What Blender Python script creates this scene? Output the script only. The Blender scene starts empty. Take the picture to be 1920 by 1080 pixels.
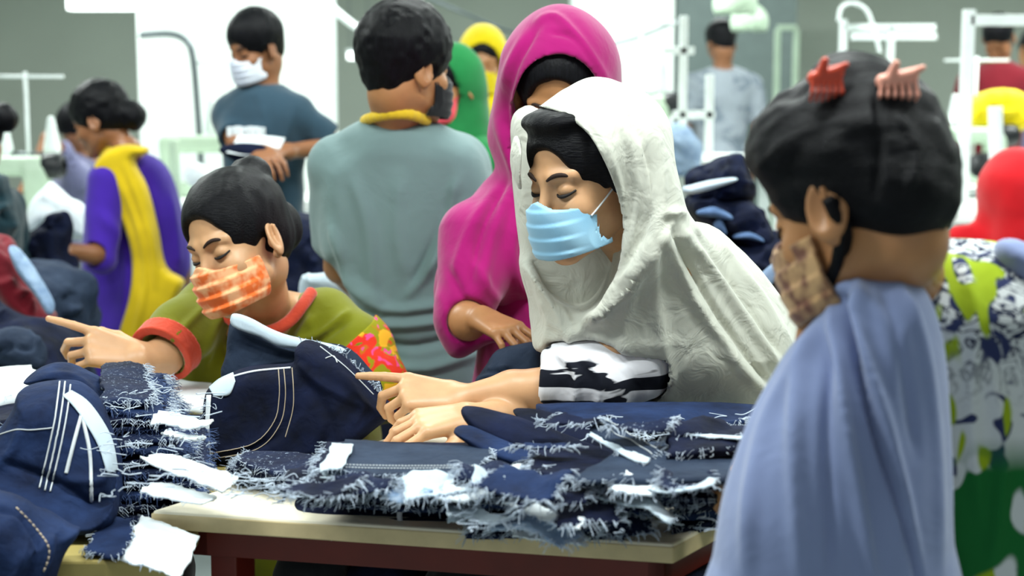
import bpy, math, random
import numpy as np
from mathutils import Vector, Matrix, noise as mnoise
C = bpy.context.scene.collection
rad = math.radians

# ------------------------------------------------------------------ camera
F_PX = 3000.0
CAM_H = 1.5
PITCH = math.atan(420.0 / F_PX)
CP, SP = math.cos(PITCH), math.sin(PITCH)
cam = bpy.data.cameras.new('camera')
cam.sensor_width = 36.0
cam.lens = F_PX / 1920.0 * 36.0
cam.clip_end = 100
cam.dof.use_dof = True
cam.dof.focus_distance = 2.62
cam.dof.aperture_fstop = 3.4
camo = bpy.data.objects.new('camera', cam)
C.objects.link(camo)
camo.location = (0, 0, CAM_H)
camo.rotation_euler = (math.pi / 2 - PITCH, 0, 0)
bpy.context.scene.camera = camo

# ------------------------------------------------------------------ light
sc = bpy.context.scene
sc.view_settings.view_transform = 'Standard'
sc.view_settings.look = 'None'
sc.view_settings.gamma = 1.0
sc.view_settings.use_curve_mapping = False
sc.view_settings.exposure = 0.42
w = bpy.data.worlds.new('world')
sc.world = w
w.use_nodes = True
w.node_tree.nodes['Background'].inputs[0].default_value = (0.90, 0.97, 1.0, 1)
w.node_tree.nodes['Background'].inputs[1].default_value = 0.36


def area(name, loc, sx, sy, power, col=(0.93, 1.0, 0.97), rot=(0, 0, 0)):
    l = bpy.data.lights.new(name, 'AREA')
    l.shape = 'RECTANGLE'
    l.size, l.size_y = sx, sy
    l.energy = power
    l.color = col
    o = bpy.data.objects.new(name, l)
    o.location = loc
    o.rotation_euler = rot
    C.objects.link(o)
    return o


LIGHTS = [(-1.6, 1.6, 42), (0.3, 1.9, 42), (2.1, 2.2, 30), (-2.2, 4.3, 48), (0.2, 4.4, 40), (2.6, 4.6, 48),
          (-3.0, 7.6, 80), (0.0, 7.6, 70), (3.2, 7.6, 80), (-3, 11.0, 70), (1.2, 11.0, 70), (4.5, 11.0, 70)]
for i, (lx, ly, e) in enumerate(LIGHTS):
    area('tube_lamp', (lx, ly, 2.86), 1.25, 0.22, e)


# ------------------------------------------------------------------ picture <-> place helpers
def ray(px, py):
    u, v = (px - 960) / F_PX, (540 - py) / F_PX
    return np.array([u, CP + v * SP, -SP + v * CP])


def W(px, py, Y):
    d = ray(px, py)
    t = Y / d[1]
    return np.array([0, 0, CAM_H]) + d * t


def T(px, py, z):
    d = ray(px, py)
    t = (z - CAM_H) / d[2]
    return np.array([0, 0, CAM_H]) + d * t


def proj(P):
    P = np.asarray(P, float)
    x, y, z = P[..., 0], P[..., 1], P[..., 2] - CAM_H
    f = y * CP - z * SP
    up = y * SP + z * CP
    return np.stack([960 + F_PX * x / f, 540 - F_PX * up / f], -1)


def rot(yaw=0, pitch=0, roll=0):
    def Rz(a): c, s = math.cos(a), math.sin(a); return np.array([[c, -s, 0], [s, c, 0], [0, 0, 1]])
    def Rx(a): c, s = math.cos(a), math.sin(a); return np.array([[1, 0, 0], [0, c, -s], [0, s, c]])
    def Ry(a): c, s = math.cos(a), math.sin(a); return np.array([[c, 0, s], [0, 1, 0], [-s, 0, c]])
    return Rz(rad(yaw)) @ Rx(rad(pitch)) @ Ry(rad(roll))


# ------------------------------------------------------------------ distance fields
class F:
    def __init__(s, fn, lo, hi):
        s.fn, s.lo, s.hi = fn, np.array(lo, float), np.array(hi, float)

    def __call__(s, P):
        return s.fn(P)


A3 = lambda p: np.array(p, dtype=np.float64)


def rc(a, b, ra, rb=None):
    a, b = A3(a), A3(b)
    rb = ra if rb is None else rb
    ab = b - a
    L2 = max(float(ab @ ab), 1e-12)

    def fn(P):
        q = P - a
        t = np.clip(q @ ab / L2, 0, 1)
        d = q - t[:, None] * ab
        return np.sqrt((d * d).sum(1)) - (ra + (rb - ra) * t)
    m = max(ra, rb)
    return F(fn, np.minimum(a, b) - m, np.maximum(a, b) + m)


def ell(c, r, R=None):
    c, r = A3(c), A3(r)

    def fn(P):
        q = P - c
        if R is not None:
            q = q @ R
        k0 = np.sqrt(((q / r) ** 2).sum(1)) + 1e-9
        k1 = np.sqrt(((q / (r * r)) ** 2).sum(1)) + 1e-9
        return k0 * (k0 - 1) / k1
    m = r if R is None else np.full(3, r.max())
    return F(fn, c - m, c + m)


def bx(c, h, R=None, r=0.0):
    c, h = A3(c), A3(h)

    def fn(P):
        q = P - c
        if R is not None:
            q = q @ R
        q = np.abs(q) - (h - r)
        return np.sqrt((np.maximum(q, 0) ** 2).sum(1)) + np.minimum(q.max(1), 0) - r
    m = h if R is None else np.full(3, np.linalg.norm(h))
    return F(fn, c - m, c + m)


def smin(a, b, k):
    if k <= 0:
        return np.minimum(a, b)
    h = np.maximum(k - np.abs(a - b), 0) / k
    return np.minimum(a, b) - h * h * k * 0.25


def U(k, *fs):
    fs = [f for f in fs if f is not None]

    def fn(P):
        d = fs[0](P)
        for f in fs[1:]:
            bd = np.sqrt((np.maximum(np.maximum(f.lo - P, P - f.hi), 0) ** 2).sum(1))
            m = bd * .9 < d + k
            if m.all():
                d = smin(d, f(P), k)
            elif m.any():
                d = d.copy()
                d[m] = smin(d[m], f(P[m]), k)
        return d
    return F(fn, np.min([f.lo for f in fs], 0) - k * .3, np.max([f.hi for f in fs], 0) + k * .3)


def S(f, g, k=0.0):
    return F(lambda P: -smin(-f(P), g(P), k), f.lo, f.hi)


def I(f, g, k=0.0):
    return F(lambda P: -smin(-f(P), -g(P), k), f.lo, f.hi)


def off(f, r):
    return F(lambda P: f(P) - r, f.lo - abs(r), f.hi + abs(r))


def shell(f, t):
    return F(lambda P: np.abs(f(P)) - t, f.lo - t, f.hi + t)


def half(n, d):
    n = A3(n)
    n = n / np.linalg.norm(n)
    return F(lambda P: P @ n - d, [-9] * 3, [9] * 3)      # inside where n.p < d


def halfat(p, n):
    n = A3(n)
    n = n / np.linalg.norm(n)
    return half(n, float(n @ A3(p)))


def xf(f, R, t, s=1.0):
    t = A3(t)
    cs = np.array([[f.lo[0] if i & 1 else f.hi[0], f.lo[1] if i & 2 else f.hi[1], f.lo[2] if i & 4 else f.hi[2]] for i in range(8)])
    cw = cs * s @ R.T + t
    return F(lambda P: f((P - t) @ R / s) * s, cw.min(0), cw.max(0))


def chain(pts, rs, k=0.01):
    if not hasattr(rs, '__len__'):
        rs = [rs] * len(pts)
    return U(k, *[rc(pts[i], pts[i + 1], rs[i], rs[i + 1]) for i in range(len(pts) - 1)])


def smooth_poly(p, n=5):
    p = np.asarray(p, float)
    N = len(p)
    out = []
    for i in range(N):
        a, b, c, d = p[i - 1], p[i], p[(i + 1) % N], p[(i + 2) % N]
        for j in range(n):
            t = j / n
            out.append(0.5 * ((2 * b) + (-a + c) * t + (2 * a - 5 * b + 4 * c - d) * t * t + (-a + 3 * b - 3 * c + d) * t ** 3))
    return np.array(out)


def pil(poly, Y, H, R=0.06, tilt=(0, 0), ref=None, sm=4, pw=0.5):
    """pillow: an outline given in picture coordinates, standing at depth Y with real thickness 2H"""
    pp = smooth_poly(poly, sm) if sm > 1 else np.asarray(poly, float)
    ref = ref or tuple(np.mean(np.asarray(poly, float), 0))
    O = W(ref[0], ref[1], Y)
    tn = math.sqrt(1 + tilt[0] ** 2 + tilt[1] ** 2)
    n = np.array([-tilt[0], 1.0, -tilt[1]])
    pts = []
    for q in pp:
        d = ray(*q)
        t = (n @ (O - np.array([0, 0, CAM_H]))) / (n @ d)
        p = np.array([0, 0, CAM_H]) + d * t
        pts.append((p[0], p[2]))
    a = np.array(pts)
    b = np.roll(a, -1, 0)
    e = b - a
    L2 = (e ** 2).sum(1) + 1e-12

    def fn(P):
        x = P[:, [0, 2]].astype(np.float32)
        d2 = np.full(len(x), 1e9, np.float32)
        s = np.zeros(len(x), bool)
        for i in range(len(a)):
            q = x - a[i].astype(np.float32)
            t = np.clip(q @ e[i].astype(np.float32) / L2[i], 0, 1)
            dd = q - t[:, None] * e[i].astype(np.float32)
            d2 = np.minimum(d2, (dd * dd).sum(1))
            c1 = a[i, 1] <= x[:, 1]
            c2 = b[i, 1] > x[:, 1]
            cr = e[i, 0] * q[:, 1] - e[i, 1] * q[:, 0]
            s ^= (c1 & c2 & (cr > 0)) | (~c1 & ~c2 & (cr < 0))
        d = np.sqrt(d2)
        sd = np.where(s, d, -d).astype(np.float64)
        y = P[:, 1] - O[1] - tilt[0] * (P[:, 0] - O[0]) - tilt[1] * (P[:, 2] - O[2])
        q = np.maximum(R - sd, 0)
        k0 = np.sqrt((q / R) ** 2 + (y / H) ** 2) + 1e-9
        k1 = np.sqrt((q / (R * R)) ** 2 + (y / (H * H)) ** 2) + 1e-9
        return k0 * (k0 - 1) / k1 / tn
    x0, z0 = a.min(0)
    x1, z1 = a.max(0)
    ym = [O[1] + tilt[0] * (x - O[0]) + tilt[1] * (z - O[2]) for x in (x0, x1) for z in (z0, z1)]
    return F(fn, [x0, min(ym) - H, z0], [x1, max(ym) + H, z1])


def mesh_sdf(f, vox, newton=1):
    lo, hi = f.lo - 3 * vox, f.hi + 3 * vox
    sizes = [32, 8, 4] if max(hi - lo) / vox > 120 else [8, 4]
    n0 = np.ceil((hi - lo) / (vox * sizes[0])).astype(int)
    g = np.stack(np.meshgrid(*[np.arange(n) for n in n0], indexing='ij'), -1).reshape(-1, 3) * sizes[0]
    for li, s in enumerate(sizes):
        c = lo + (g + s / 2) * vox
        keep = np.zeros(len(g), bool)
        for i in range(0, len(c), 60000):
            keep[i:i + 60000] = np.abs(f(c[i:i + 60000])) < s * vox * 0.866 * 1.35 + vox
        g = g[keep]
        if li + 1 < len(sizes):
            s2 = sizes[li + 1]
            m = s // s2
            sub = np.stack(np.meshgrid(*[np.arange(m)] * 3, indexing='ij'), -1).reshape(-1, 3) * s2
            g = (g[:, None, :] + sub[None]).reshape(-1, 3)
    n = 4
    co = np.stack(np.meshgrid(*[np.arange(n + 1)] * 3, indexing='ij'), -1)
    big = np.int64(1 << 20)
    VP, KEY, FA = [], [], []
    for i in range(0, len(g), 1500):
        gb = g[i:i + 1500]
        P = lo + (gb[:, None, None, None, :] + co[None]) * vox
        v = f(P.reshape(-1, 3)).reshape(len(gb), n + 1, n + 1, n + 1)
        v = np.where(v == 0, 1e-9, v)
        sgn = v < 0
        cnt = np.zeros((len(gb), n, n, n), int)
        acc = np.zeros((len(gb), n, n, n, 3))
        ne = np.zeros((len(gb), n, n, n), int)
        cor = [(a, b, c) for a in (0, 1) for b in (0, 1) for c in (0, 1)]
        sl = lambda A, c: A[:, c[0]:c[0] + n, c[1]:c[1] + n, c[2]:c[2] + n]
        for ci, c in enumerate(cor):
            for ax in range(3):
                if c[ax] == 0:
                    c2 = list(c); c2[ax] = 1
                    va, vb = sl(v, c), sl(v, c2)
                    cr = (va < 0) != (vb < 0)
                    den = np.where(cr, va - vb, 1)
                    t = np.where(cr, va / den, 0)
                    base = np.array(c, float)
                    for k in range(3):
                        acc[..., k] += np.where(cr, base[k] + (t if k == ax else 0), 0)
                    ne += cr
        act = ne > 0
        bi, x, y, z = np.nonzero(act)
        cell = gb[bi] + np.stack([x, y, z], -1)
        pos = lo + (cell + acc[act] / ne[act][:, None]) * vox
        key = (cell[:, 0] * big + cell[:, 1]) * big + cell[:, 2]
        VP.append(pos); KEY.append(key)
        s0 = sl(sgn, (0, 0, 0))[act]
        for ax in range(3):
            c2 = [0, 0, 0]; c2[ax] = 1
            s1 = sl(sgn, c2)[act]
            m = s0 != s1
            FA.append((ax, cell[m], s0[m]))
    if not VP:
        return np.zeros((0, 3)), np.zeros((0, 4), int)
    VP, KEY = np.concatenate(VP), np.concatenate(KEY)
    KEY, ui = np.unique(KEY, return_index=True)
    VP = VP[ui]
    faces = []
    for ax, cell, s0 in FA:
        b, c = (ax + 1) % 3, (ax + 2) % 3
        qs = []
        for db, dc in ((0, 0), (-1, 0), (-1, -1), (0, -1)):
            cc = cell.copy(); cc[:, b] += db; cc[:, c] += dc
            kk = (cc[:, 0] * big + cc[:, 1]) * big + cc[:, 2]
            j = np.clip(np.searchsorted(KEY, kk), 0, len(KEY) - 1)
            qs.append(np.where(KEY[j] == kk, j, -1))
        q = np.stack(qs, -1)
        ok = (q >= 0).all(1)
        q, s = q[ok], s0[ok]
        q[~s] = q[~s][:, ::-1]
        faces.append(q)
    faces = np.concatenate(faces)
    for _ in range(newton):
        h = vox * 0.5
        d = f(VP)
        gr = np.stack([f(VP + np.eye(3)[k] * h) - f(VP - np.eye(3)[k] * h) for k in range(3)], -1) / (2 * h)
        g2 = (gr ** 2).sum(1)
        st = np.clip(d / np.maximum(g2, 0.25), -vox * .6, vox * .6)
        VP = VP - gr * st[:, None]
    return VP, faces


def normals(V, Fc):
    a, b, c, d = (V[Fc[:, i]] for i in range(4))
    n = np.cross(c - a, d - b)
    N = np.zeros_like(V)
    for i in range(4):
        for k in range(3):
            N[:, k] += np.bincount(Fc[:, i], n[:, k], len(V))
    return N / (np.linalg.norm(N, axis=1)[:, None] + 1e-12)


def relax(V, Fc, it=1, lam=0.5):
    for _ in range(it):
        acc = np.zeros_like(V); cnt = np.zeros(len(V))
        for i in range(4):
            for j in (1, 3):
                o = Fc[:, (i + j) % 4]
                cnt += np.bincount(Fc[:, i], minlength=len(V))
                for k in range(3):
                    acc[:, k] += np.bincount(Fc[:, i], V[o, k], len(V))
        V = V + lam * (acc / np.maximum(cnt, 1)[:, None] - V)
    return V


def vnoise(P, scale, seed=0):
    """smooth value noise, vectorised, -1..1"""
    Q = P * scale + seed * 17.31
    i = np.floor(Q).astype(np.int64)
    f = Q - i
    f = f * f * (3 - 2 * f)

    def h(a):
        n = (a[:, 0] * 73856093) ^ (a[:, 1] * 19349663) ^ (a[:, 2] * 83492791)
        n = (n ^ (n >> 13)) * 1274126177 & 0x7fffffff
        return (n % 10007) / 5003.5 - 1
    r = 0
    for dx in (0, 1):
        for dy in (0, 1):
            for dz in (0, 1):
                w_ = (f[:, 0] if dx else 1 - f[:, 0]) * (f[:, 1] if dy else 1 - f[:, 1]) * (f[:, 2] if dz else 1 - f[:, 2])
                r = r + w_ * h(i + np.array([dx, dy, dz]))
    return r


def folds(V, Fc, lines, sharp=2.0):
    """raise (or press in) soft ridges of cloth along given lines"""
    N = normals(V, Fc)
    pq = proj(V)
    view = V - np.array([0, 0, CAM_H])
    view = view / np.linalg.norm(view, axis=1)[:, None]
    fac = np.clip(-(N * view).sum(1) * 1.6, 0, 1)
    D = np.zeros(len(V))
    for ln in lines:
        pts, wd, ht = ln[0], ln[1], ln[2]
        pts = np.array(pts, float)
        if len(pts) > 2:                                  # smooth the line
            q = [pts[0]]
            for i in range(len(pts) - 1):
                a, b, c, d = pts[max(i - 1, 0)], pts[i], pts[i + 1], pts[min(i + 2, len(pts) - 1)]
                for j in range(1, 5):
                    t = j / 4
                    q.append(0.5 * ((2 * b) + (-a + c) * t + (2 * a - 5 * b + 4 * c - d) * t * t + (-a + 3 * b - 3 * c + d) * t ** 3))
            pts = np.array(q)
        best = np.full(len(V), 1e9); tt = np.zeros(len(V))
        m = len(pts) - 1
        for i in range(m):
            a, b = pts[i], pts[i + 1]
            e = b - a
            t = np.clip(((pq - a) @ e) / (e @ e + 1e-9), 0, 1)
            d = np.linalg.norm(pq - a - t[:, None] * e, axis=1)
            u = d < best
            best = np.where(u, d, best); tt = np.where(u, (i + t) / m, tt)
        env = np.clip(np.sin(np.pi * np.clip(tt * .9 + .05, 0, 1)) * 1.6, 0, 1)
        D += ht * env * np.exp(-(best / wd) ** sharp)
    return V + N * (D * fac)[:, None]


# ------------------------------------------------------------------ objects
def mk(name, V, Fc, mat, parent=None, smooth=True, loc=None):
    me = bpy.data.meshes.new(name)
    V = np.asarray(V, float)
    if isinstance(Fc, np.ndarray):
        k = Fc.shape[1]
        me.vertices.add(len(V)); me.vertices.foreach_set('co', V.astype(np.float32).ravel())
        me.loops.add(Fc.size); me.loops.foreach_set('vertex_index', Fc.astype(np.int32).ravel())
        me.polygons.add(len(Fc)); me.polygons.foreach_set('loop_start', np.arange(0, Fc.size, k, dtype=np.int32))
        me.update(calc_edges=True)
    else:
        me.from_pydata([tuple(v) for v in V], [], Fc)
    if smooth:
        me.polygons.foreach_set('use_smooth', np.ones(len(me.polygons), bool))
    me.validate()
    me.update()
    if mat:
        me.materials.append(mat)
    o = bpy.data.objects.new(name, me)
    C.objects.link(o)
    if parent:
        o.parent = parent
        o.matrix_parent_inverse = parent_inv(parent)
    return o


def parent_inv(p):
    m = Matrix.Translation(p.location) @ p.rotation_euler.to_matrix().to_4x4()
    q = p.parent
    while q:
        m = Matrix.Translation(q.location) @ m
        q = q.parent
    return m.inverted()


def tag(o, label, cat, group=None):
    o['label'] = label; o['category'] = cat
    if group: o['group'] = group
    return o


def struct(o):
    o['kind'] = 'structure'
    return o


def empty(name, loc, label, cat, group=None):
    o = bpy.data.objects.new(name, None)
    o.empty_display_size = 0.1
    o.location = tuple(float(v) for v in loc)
    C.objects.link(o)
    return tag(o, label, cat, group)


def part(name, f, vox, mat, parent=None, fold=None, wob=None, newton=1, smooth_it=0):
    V, Fc = mesh_sdf(f, vox, newton)
    if smooth_it:
        V = relax(V, Fc, smooth_it)
    if wob:
        N = normals(V, Fc)
        for sc_, amp, sd in wob:
            s3 = np.array(sc_) if hasattr(sc_, '__len__') else sc_
            V = V + N * (amp * vnoise(V, s3, sd))[:, None]
    if fold:
        V = folds(V, Fc, fold)
    return mk(name, V, Fc, mat, parent)


def tubes(paths, r, seg=6, close=True):
    """many tubes -> V, F ; paths list of (n,3) arrays; r scalar or list"""
    Vs, Fs = [], []
    base = 0
    for pi, p in enumerate(paths):
        p = np.asarray(p, float)
        rr = r[pi] if hasattr(r, '__len__') else r
        n = len(p)
        tan = np.gradient(p, axis=0)
        tan /= np.linalg.norm(tan, axis=1)[:, None] + 1e-12
        up = np.array([0, 0, 1.0]) if abs(tan[0][2]) < 0.9 else np.array([1.0, 0, 0])
        a = np.cross(tan, up); a /= np.linalg.norm(a, axis=1)[:, None] + 1e-12
        b = np.cross(tan, a)
        for i in range(n):
            ri = rr[i] if hasattr(rr, '__len__') else rr
            for k in range(seg):
                an = 2 * math.pi * k / seg
                Vs.append(p[i] + ri * (math.cos(an) * a[i] + math.sin(an) * b[i]))
        for i in range(n - 1):
            for k in range(seg):
                k2 = (k + 1) % seg
                Fs.append((base + i * seg + k, base + i * seg + k2, base + (i + 1) * seg + k2, base + (i + 1) * seg + k))
        if close:
            Fs.append(tuple(base + k for k in range(seg))[::-1])
            Fs.append(tuple(base + (n - 1) * seg + k for k in range(seg)))
        base += n * seg
    return np.array(Vs), Fs


def spline(pts, n=6):
    pts = np.asarray(pts, float)
    q = [pts[0]]
    for i in range(len(pts) - 1):
        a, b, c, d = pts[max(i - 1, 0)], pts[i], pts[i + 1], pts[min(i + 2, len(pts) - 1)]
        for j in range(1, n + 1):
            t = j / n
            q.append(0.5 * ((2 * b) + (-a + c) * t + (2 * a - 5 * b + 4 * c - d) * t * t + (-a + 3 * b - 3 * c + d) * t ** 3))
    return np.array(q)


def boxes(bs):
    """list of (cx,cy,cz,sx,sy,sz[,rotz]) -> V,F with small bevels left to the modifier"""
    V, Fc = [], []
    for b in bs:
        cx, cy, cz, sx, sy, sz = b[:6]
        a = b[6] if len(b) > 6 else 0
        n = len(V)
        for dx in (-.5, .5):
            for dy in (-.5, .5):
                for dz in (-.5, .5):
                    x, y = dx * sx, dy * sy
                    V.append((cx + x * math.cos(a) - y * math.sin(a), cy + x * math.sin(a) + y * math.cos(a), cz + dz * sz))
        for q in ((0, 1, 3, 2), (4, 6, 7, 5), (0, 4, 5, 1), (2, 3, 7, 6), (0, 2, 6, 4), (1, 5, 7, 3)):
            Fc.append(tuple(n + k for k in q))
    return np.array(V), Fc


def boxobj(name, bs, mat, parent=None, bevel=0.004):
    V, Fc = boxes(bs)
    o = mk(name, V, Fc, mat, parent, smooth=False)
    if bevel:
        m = o.modifiers.new('bevel', 'BEVEL'); m.width = bevel; m.segments = 2
    return o


# ------------------------------------------------------------------ materials
def hexc(h, k=1.0):
    h = h.lstrip('#')
    c = [int(h[i:i + 2], 16) / 255 for i in (0, 2, 4)]
    c = [x / 12.92 if x <= .04045 else ((x + .055) / 1.055) ** 2.4 for x in c]
    return (c[0] * k, c[1] * k, c[2] * k, 1)


def nodes(name):
    m = bpy.data.materials.new(name); m.use_nodes = True
    nt = m.node_tree
    return m, nt, nt.nodes['Principled BSDF']


def mapping(nt, scale=(1, 1, 1), rotv=(0, 0, 0), src='Object'):
    tc = nt.nodes.new('ShaderNodeTexCoord'); mp = nt.nodes.new('ShaderNodeMapping')
    mp.inputs['Scale'].default_value = scale
    mp.inputs['Rotation'].default_value = rotv
    nt.links.new(tc.outputs[src], mp.inputs[0])
    return mp.outputs[0]


def ntex(nt, vec, scale, detail=3, rough=.5, dist=0):
    t = nt.nodes.new('ShaderNodeTexNoise')
    t.inputs['Scale'].default_value = scale; t.inputs['Detail'].default_value = detail
    t.inputs['Roughness'].default_value = rough; t.inputs['Distortion'].default_value = dist
    nt.links.new(vec, t.inputs['Vector'])
    return t.outputs[0]


def ramp(nt, fac, stops, interp='LINEAR'):
    r = nt.nodes.new('ShaderNodeValToRGB'); r.color_ramp.interpolation = interp
    e = r.color_ramp.elements
    while len(e) < len(stops): e.new(0.5)
    for i, (p, c) in enumerate(stops):
        e[i].position = p; e[i].color = c if hasattr(c, '__len__') else (c, c, c, 1)
    nt.links.new(fac, r.inputs[0])
    return r.outputs[0]


def bump(nt, b, h, strength, dist=0.002):
    bn = nt.nodes.new('ShaderNodeBump'); bn.inputs['Strength'].default_value = strength; bn.inputs['Distance'].default_value = dist
    nt.links.new(h, bn.inputs['Height']); nt.links.new(bn.outputs[0], b.inputs['Normal'])
    return bn


def mix(nt, fac, a, b, mode='MIX'):
    m = nt.nodes.new('ShaderNodeMixRGB'); m.blend_type = mode
    for i, v in enumerate((fac, a, b)):
        if hasattr(v, 'is_linked') or hasattr(v, 'links'):
            nt.links.new(v, m.inputs[i])
        else:
            m.inputs[i].default_value = v
    return m.outputs[0]


def plain(name, col, rough=.6, metal=0, var=0.06, scale=12, spec=.4):
    m, nt, b = nodes(name)
    v = mapping(nt)
    n = ntex(nt, v, scale, 4)
    c2 = tuple(min(1, c * (1 + var)) for c in col[:3]) + (1,)
    c1 = tuple(c * (1 - var) for c in col[:3]) + (1,)
    nt.links.new(ramp(nt, n, [(.3, c1), (.7, c2)]), b.inputs['Base Color'])
    b.inputs['Roughness'].default_value = rough; b.inputs['Metallic'].default_value = metal
    b.inputs['Specular IOR Level'].default_value = spec
    return m


def cloth(name, col, var=.10, rough=.85, weave=900, bumps=.25, sheen=.2, trans=0, wr=14):
    m, nt, b = nodes(name)
    v = mapping(nt)
    n = ntex(nt, v, 9, 5)
    c2 = tuple(min(1, c * (1 + var)) for c in col[:3]) + (1,)
    c1 = tuple(c * (1 - var) for c in col[:3]) + (1,)
    nt.links.new(ramp(nt, n, [(.3, c1), (.7, c2)]), b.inputs['Base Color'])
    b.inputs['Roughness'].default_value = rough
    b.inputs['Specular IOR Level'].default_value = .2
    b.inputs['Sheen Weight'].default_value = sheen
    n2 = ntex(nt, v, weave, 2)
    n3 = ntex(nt, v, wr, 3, .55, 1.0)
    bn = bump(nt, b, n2, bumps * .5, .001)
    b2 = nt.nodes.new('ShaderNodeBump'); b2.inputs['Strength'].default_value = bumps; b2.inputs['Distance'].default_value = .012
    nt.links.new(n3, b2.inputs['Height']); nt.links.new(b2.outputs[0], bn.inputs['Normal'])
    return m


def skin(name, col, red=(.55, .16, .09, 1)):
    m, nt, b = nodes(name)
    v = mapping(nt)
    n = ntex(nt, v, 18, 4)
    c1 = tuple(c * .9 for c in col[:3]) + (1,)
    c2 = tuple(min(1, c * 1.08) for c in col[:3]) + (1,)
    c = ramp(nt, n, [(.35, c1), (.65, c2)])
    nt.links.new(c, b.inputs['Base Color'])
    b.inputs['Roughness'].default_value = .42
    b.inputs['Specular IOR Level'].default_value = .45
    b.inputs['Subsurface Weight'].default_value = .12
    b.inputs['Subsurface Radius'].default_value = (.010, .004, .002)
    b.inputs['Subsurface Scale'].default_value = 1.0
    bump(nt, b, ntex(nt, v, 260, 3), .12, .0008)
    return m


def hairm(name, col=(.0045, .0045, .0065, 1), stretch=(90, 90, 12)):
    m, nt, b = nodes(name)
    v = mapping(nt, stretch)
    n = ntex(nt, v, 3.0, 4, .6, .4)
    nt.links.new(ramp(nt, n, [(.3, tuple(c * .5 for c in col[:3]) + (1,)), (.7, tuple(c * 2.2 for c in col[:3]) + (1,))]), b.inputs['Base Color'])
    b.inputs['Roughness'].default_value = .45
    b.inputs['Specular IOR Level'].default_value = .13
    bump(nt, b, n, .6, .003)
    return m


def denim(name, col, col2, bumps=.5, fleck=.0):
    m, nt, b = nodes(name)
    v = mapping(nt)
    n = ntex(nt, v, 16, 5, .6)
    base = ramp(nt, n, [(.3, col), (.72, col2)])
    tw = nt.nodes.new('ShaderNodeTexWave'); tw.inputs['Scale'].default_value = 260; tw.bands_direction = 'DIAGONAL'
    tw.inputs['Distortion'].default_value = 1.0
    nt.links.new(v, tw.inputs['Vector'])
    c = mix(nt, .18, base, tw.outputs[0], 'OVERLAY')
    if fleck:
        vv = mapping(nt, (1, 1, 1.0))
        f = ramp(nt, ntex(nt, vv, 170, 4, .7), [(.60, 0.0), (.68, 1.0)])
        c = mix(nt, mul(nt, f, fleck), c, hexc('#a9b8cc'))
    nt.links.new(c, b.inputs['Base Color'])
    b.inputs['Roughness'].default_value = .8
    b.inputs['Specular IOR Level'].default_value = .14
    bn = bump(nt, b, tw.outputs[0], bumps * .4, .0008)
    b2 = nt.nodes.new('ShaderNodeBump'); b2.inputs['Strength'].default_value = bumps; b2.inputs['Distance'].default_value = .01
    nt.links.new(ntex(nt, v, 30, 3, .5, .5), b2.inputs['Height']); nt.links.new(b2.outputs[0], bn.inputs['Normal'])
    return m


def mul(nt, a, k):
    m = nt.nodes.new('ShaderNodeMath'); m.operation = 'MULTIPLY'
    nt.links.new(a, m.inputs[0]); m.inputs[1].default_value = k
    return m.outputs[0]


M = {}
M['skin_light'] = skin('skin_light', hexc('#c99a72'))
M['skin_mid'] = skin('skin_mid', hexc('#ad7a50'))
M['skin_dark'] = skin('skin_dark', hexc('#8f5f40'))
M['hair'] = hairm('hair', (.0022, .0022, .0034, 1))
M['hair_combed'] = hairm('hair_combed', (.0022, .0022, .0034, 1), (16, 130, 130))
M['hair_brown'] = hairm('hair_dark_brown', (.014, .010, .009, 1))
M['lash'] = plain('lash_black', (.01, .008, .008, 1), .7)
M['brow'] = plain('brow_brown', hexc('#2a1a14'), .8)
M['denim'] = denim('denim_dark', hexc('#050918'), hexc('#0f1836'))
M['denim_blue'] = denim('denim_blue', hexc('#0d1730'), hexc('#1e3056'))
M['denim_fleck'] = denim('denim_flecked', hexc('#070d24'), hexc('#14213f'), .6, .8)
M['denim_grey'] = denim('denim_greyblue', hexc('#1c2638'), hexc('#2e3a4e'))
M['denim_pale'] = denim('denim_pale_reverse', hexc('#6d86a8'), hexc('#a3b8d0'))
M['fray'] = plain('fray_thread', hexc('#bcc8d8'), .9)
M['fray_blue'] = plain('fray_blue', hexc('#3c4f78'), .9)
M['lining'] = cloth('white_lining', hexc('#e4ebf0'), .04, bumps=.15, wr=25)
M['lining_grey'] = cloth('pale_lining', hexc('#b7c6d2'), .06, bumps=.15, wr=25)
M['stitch'] = plain('stitch_tan', hexc('#b0a08c'), .8)
M['stitch_pale'] = plain('stitch_pale', hexc('#c5cbd0'), .8)


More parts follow.
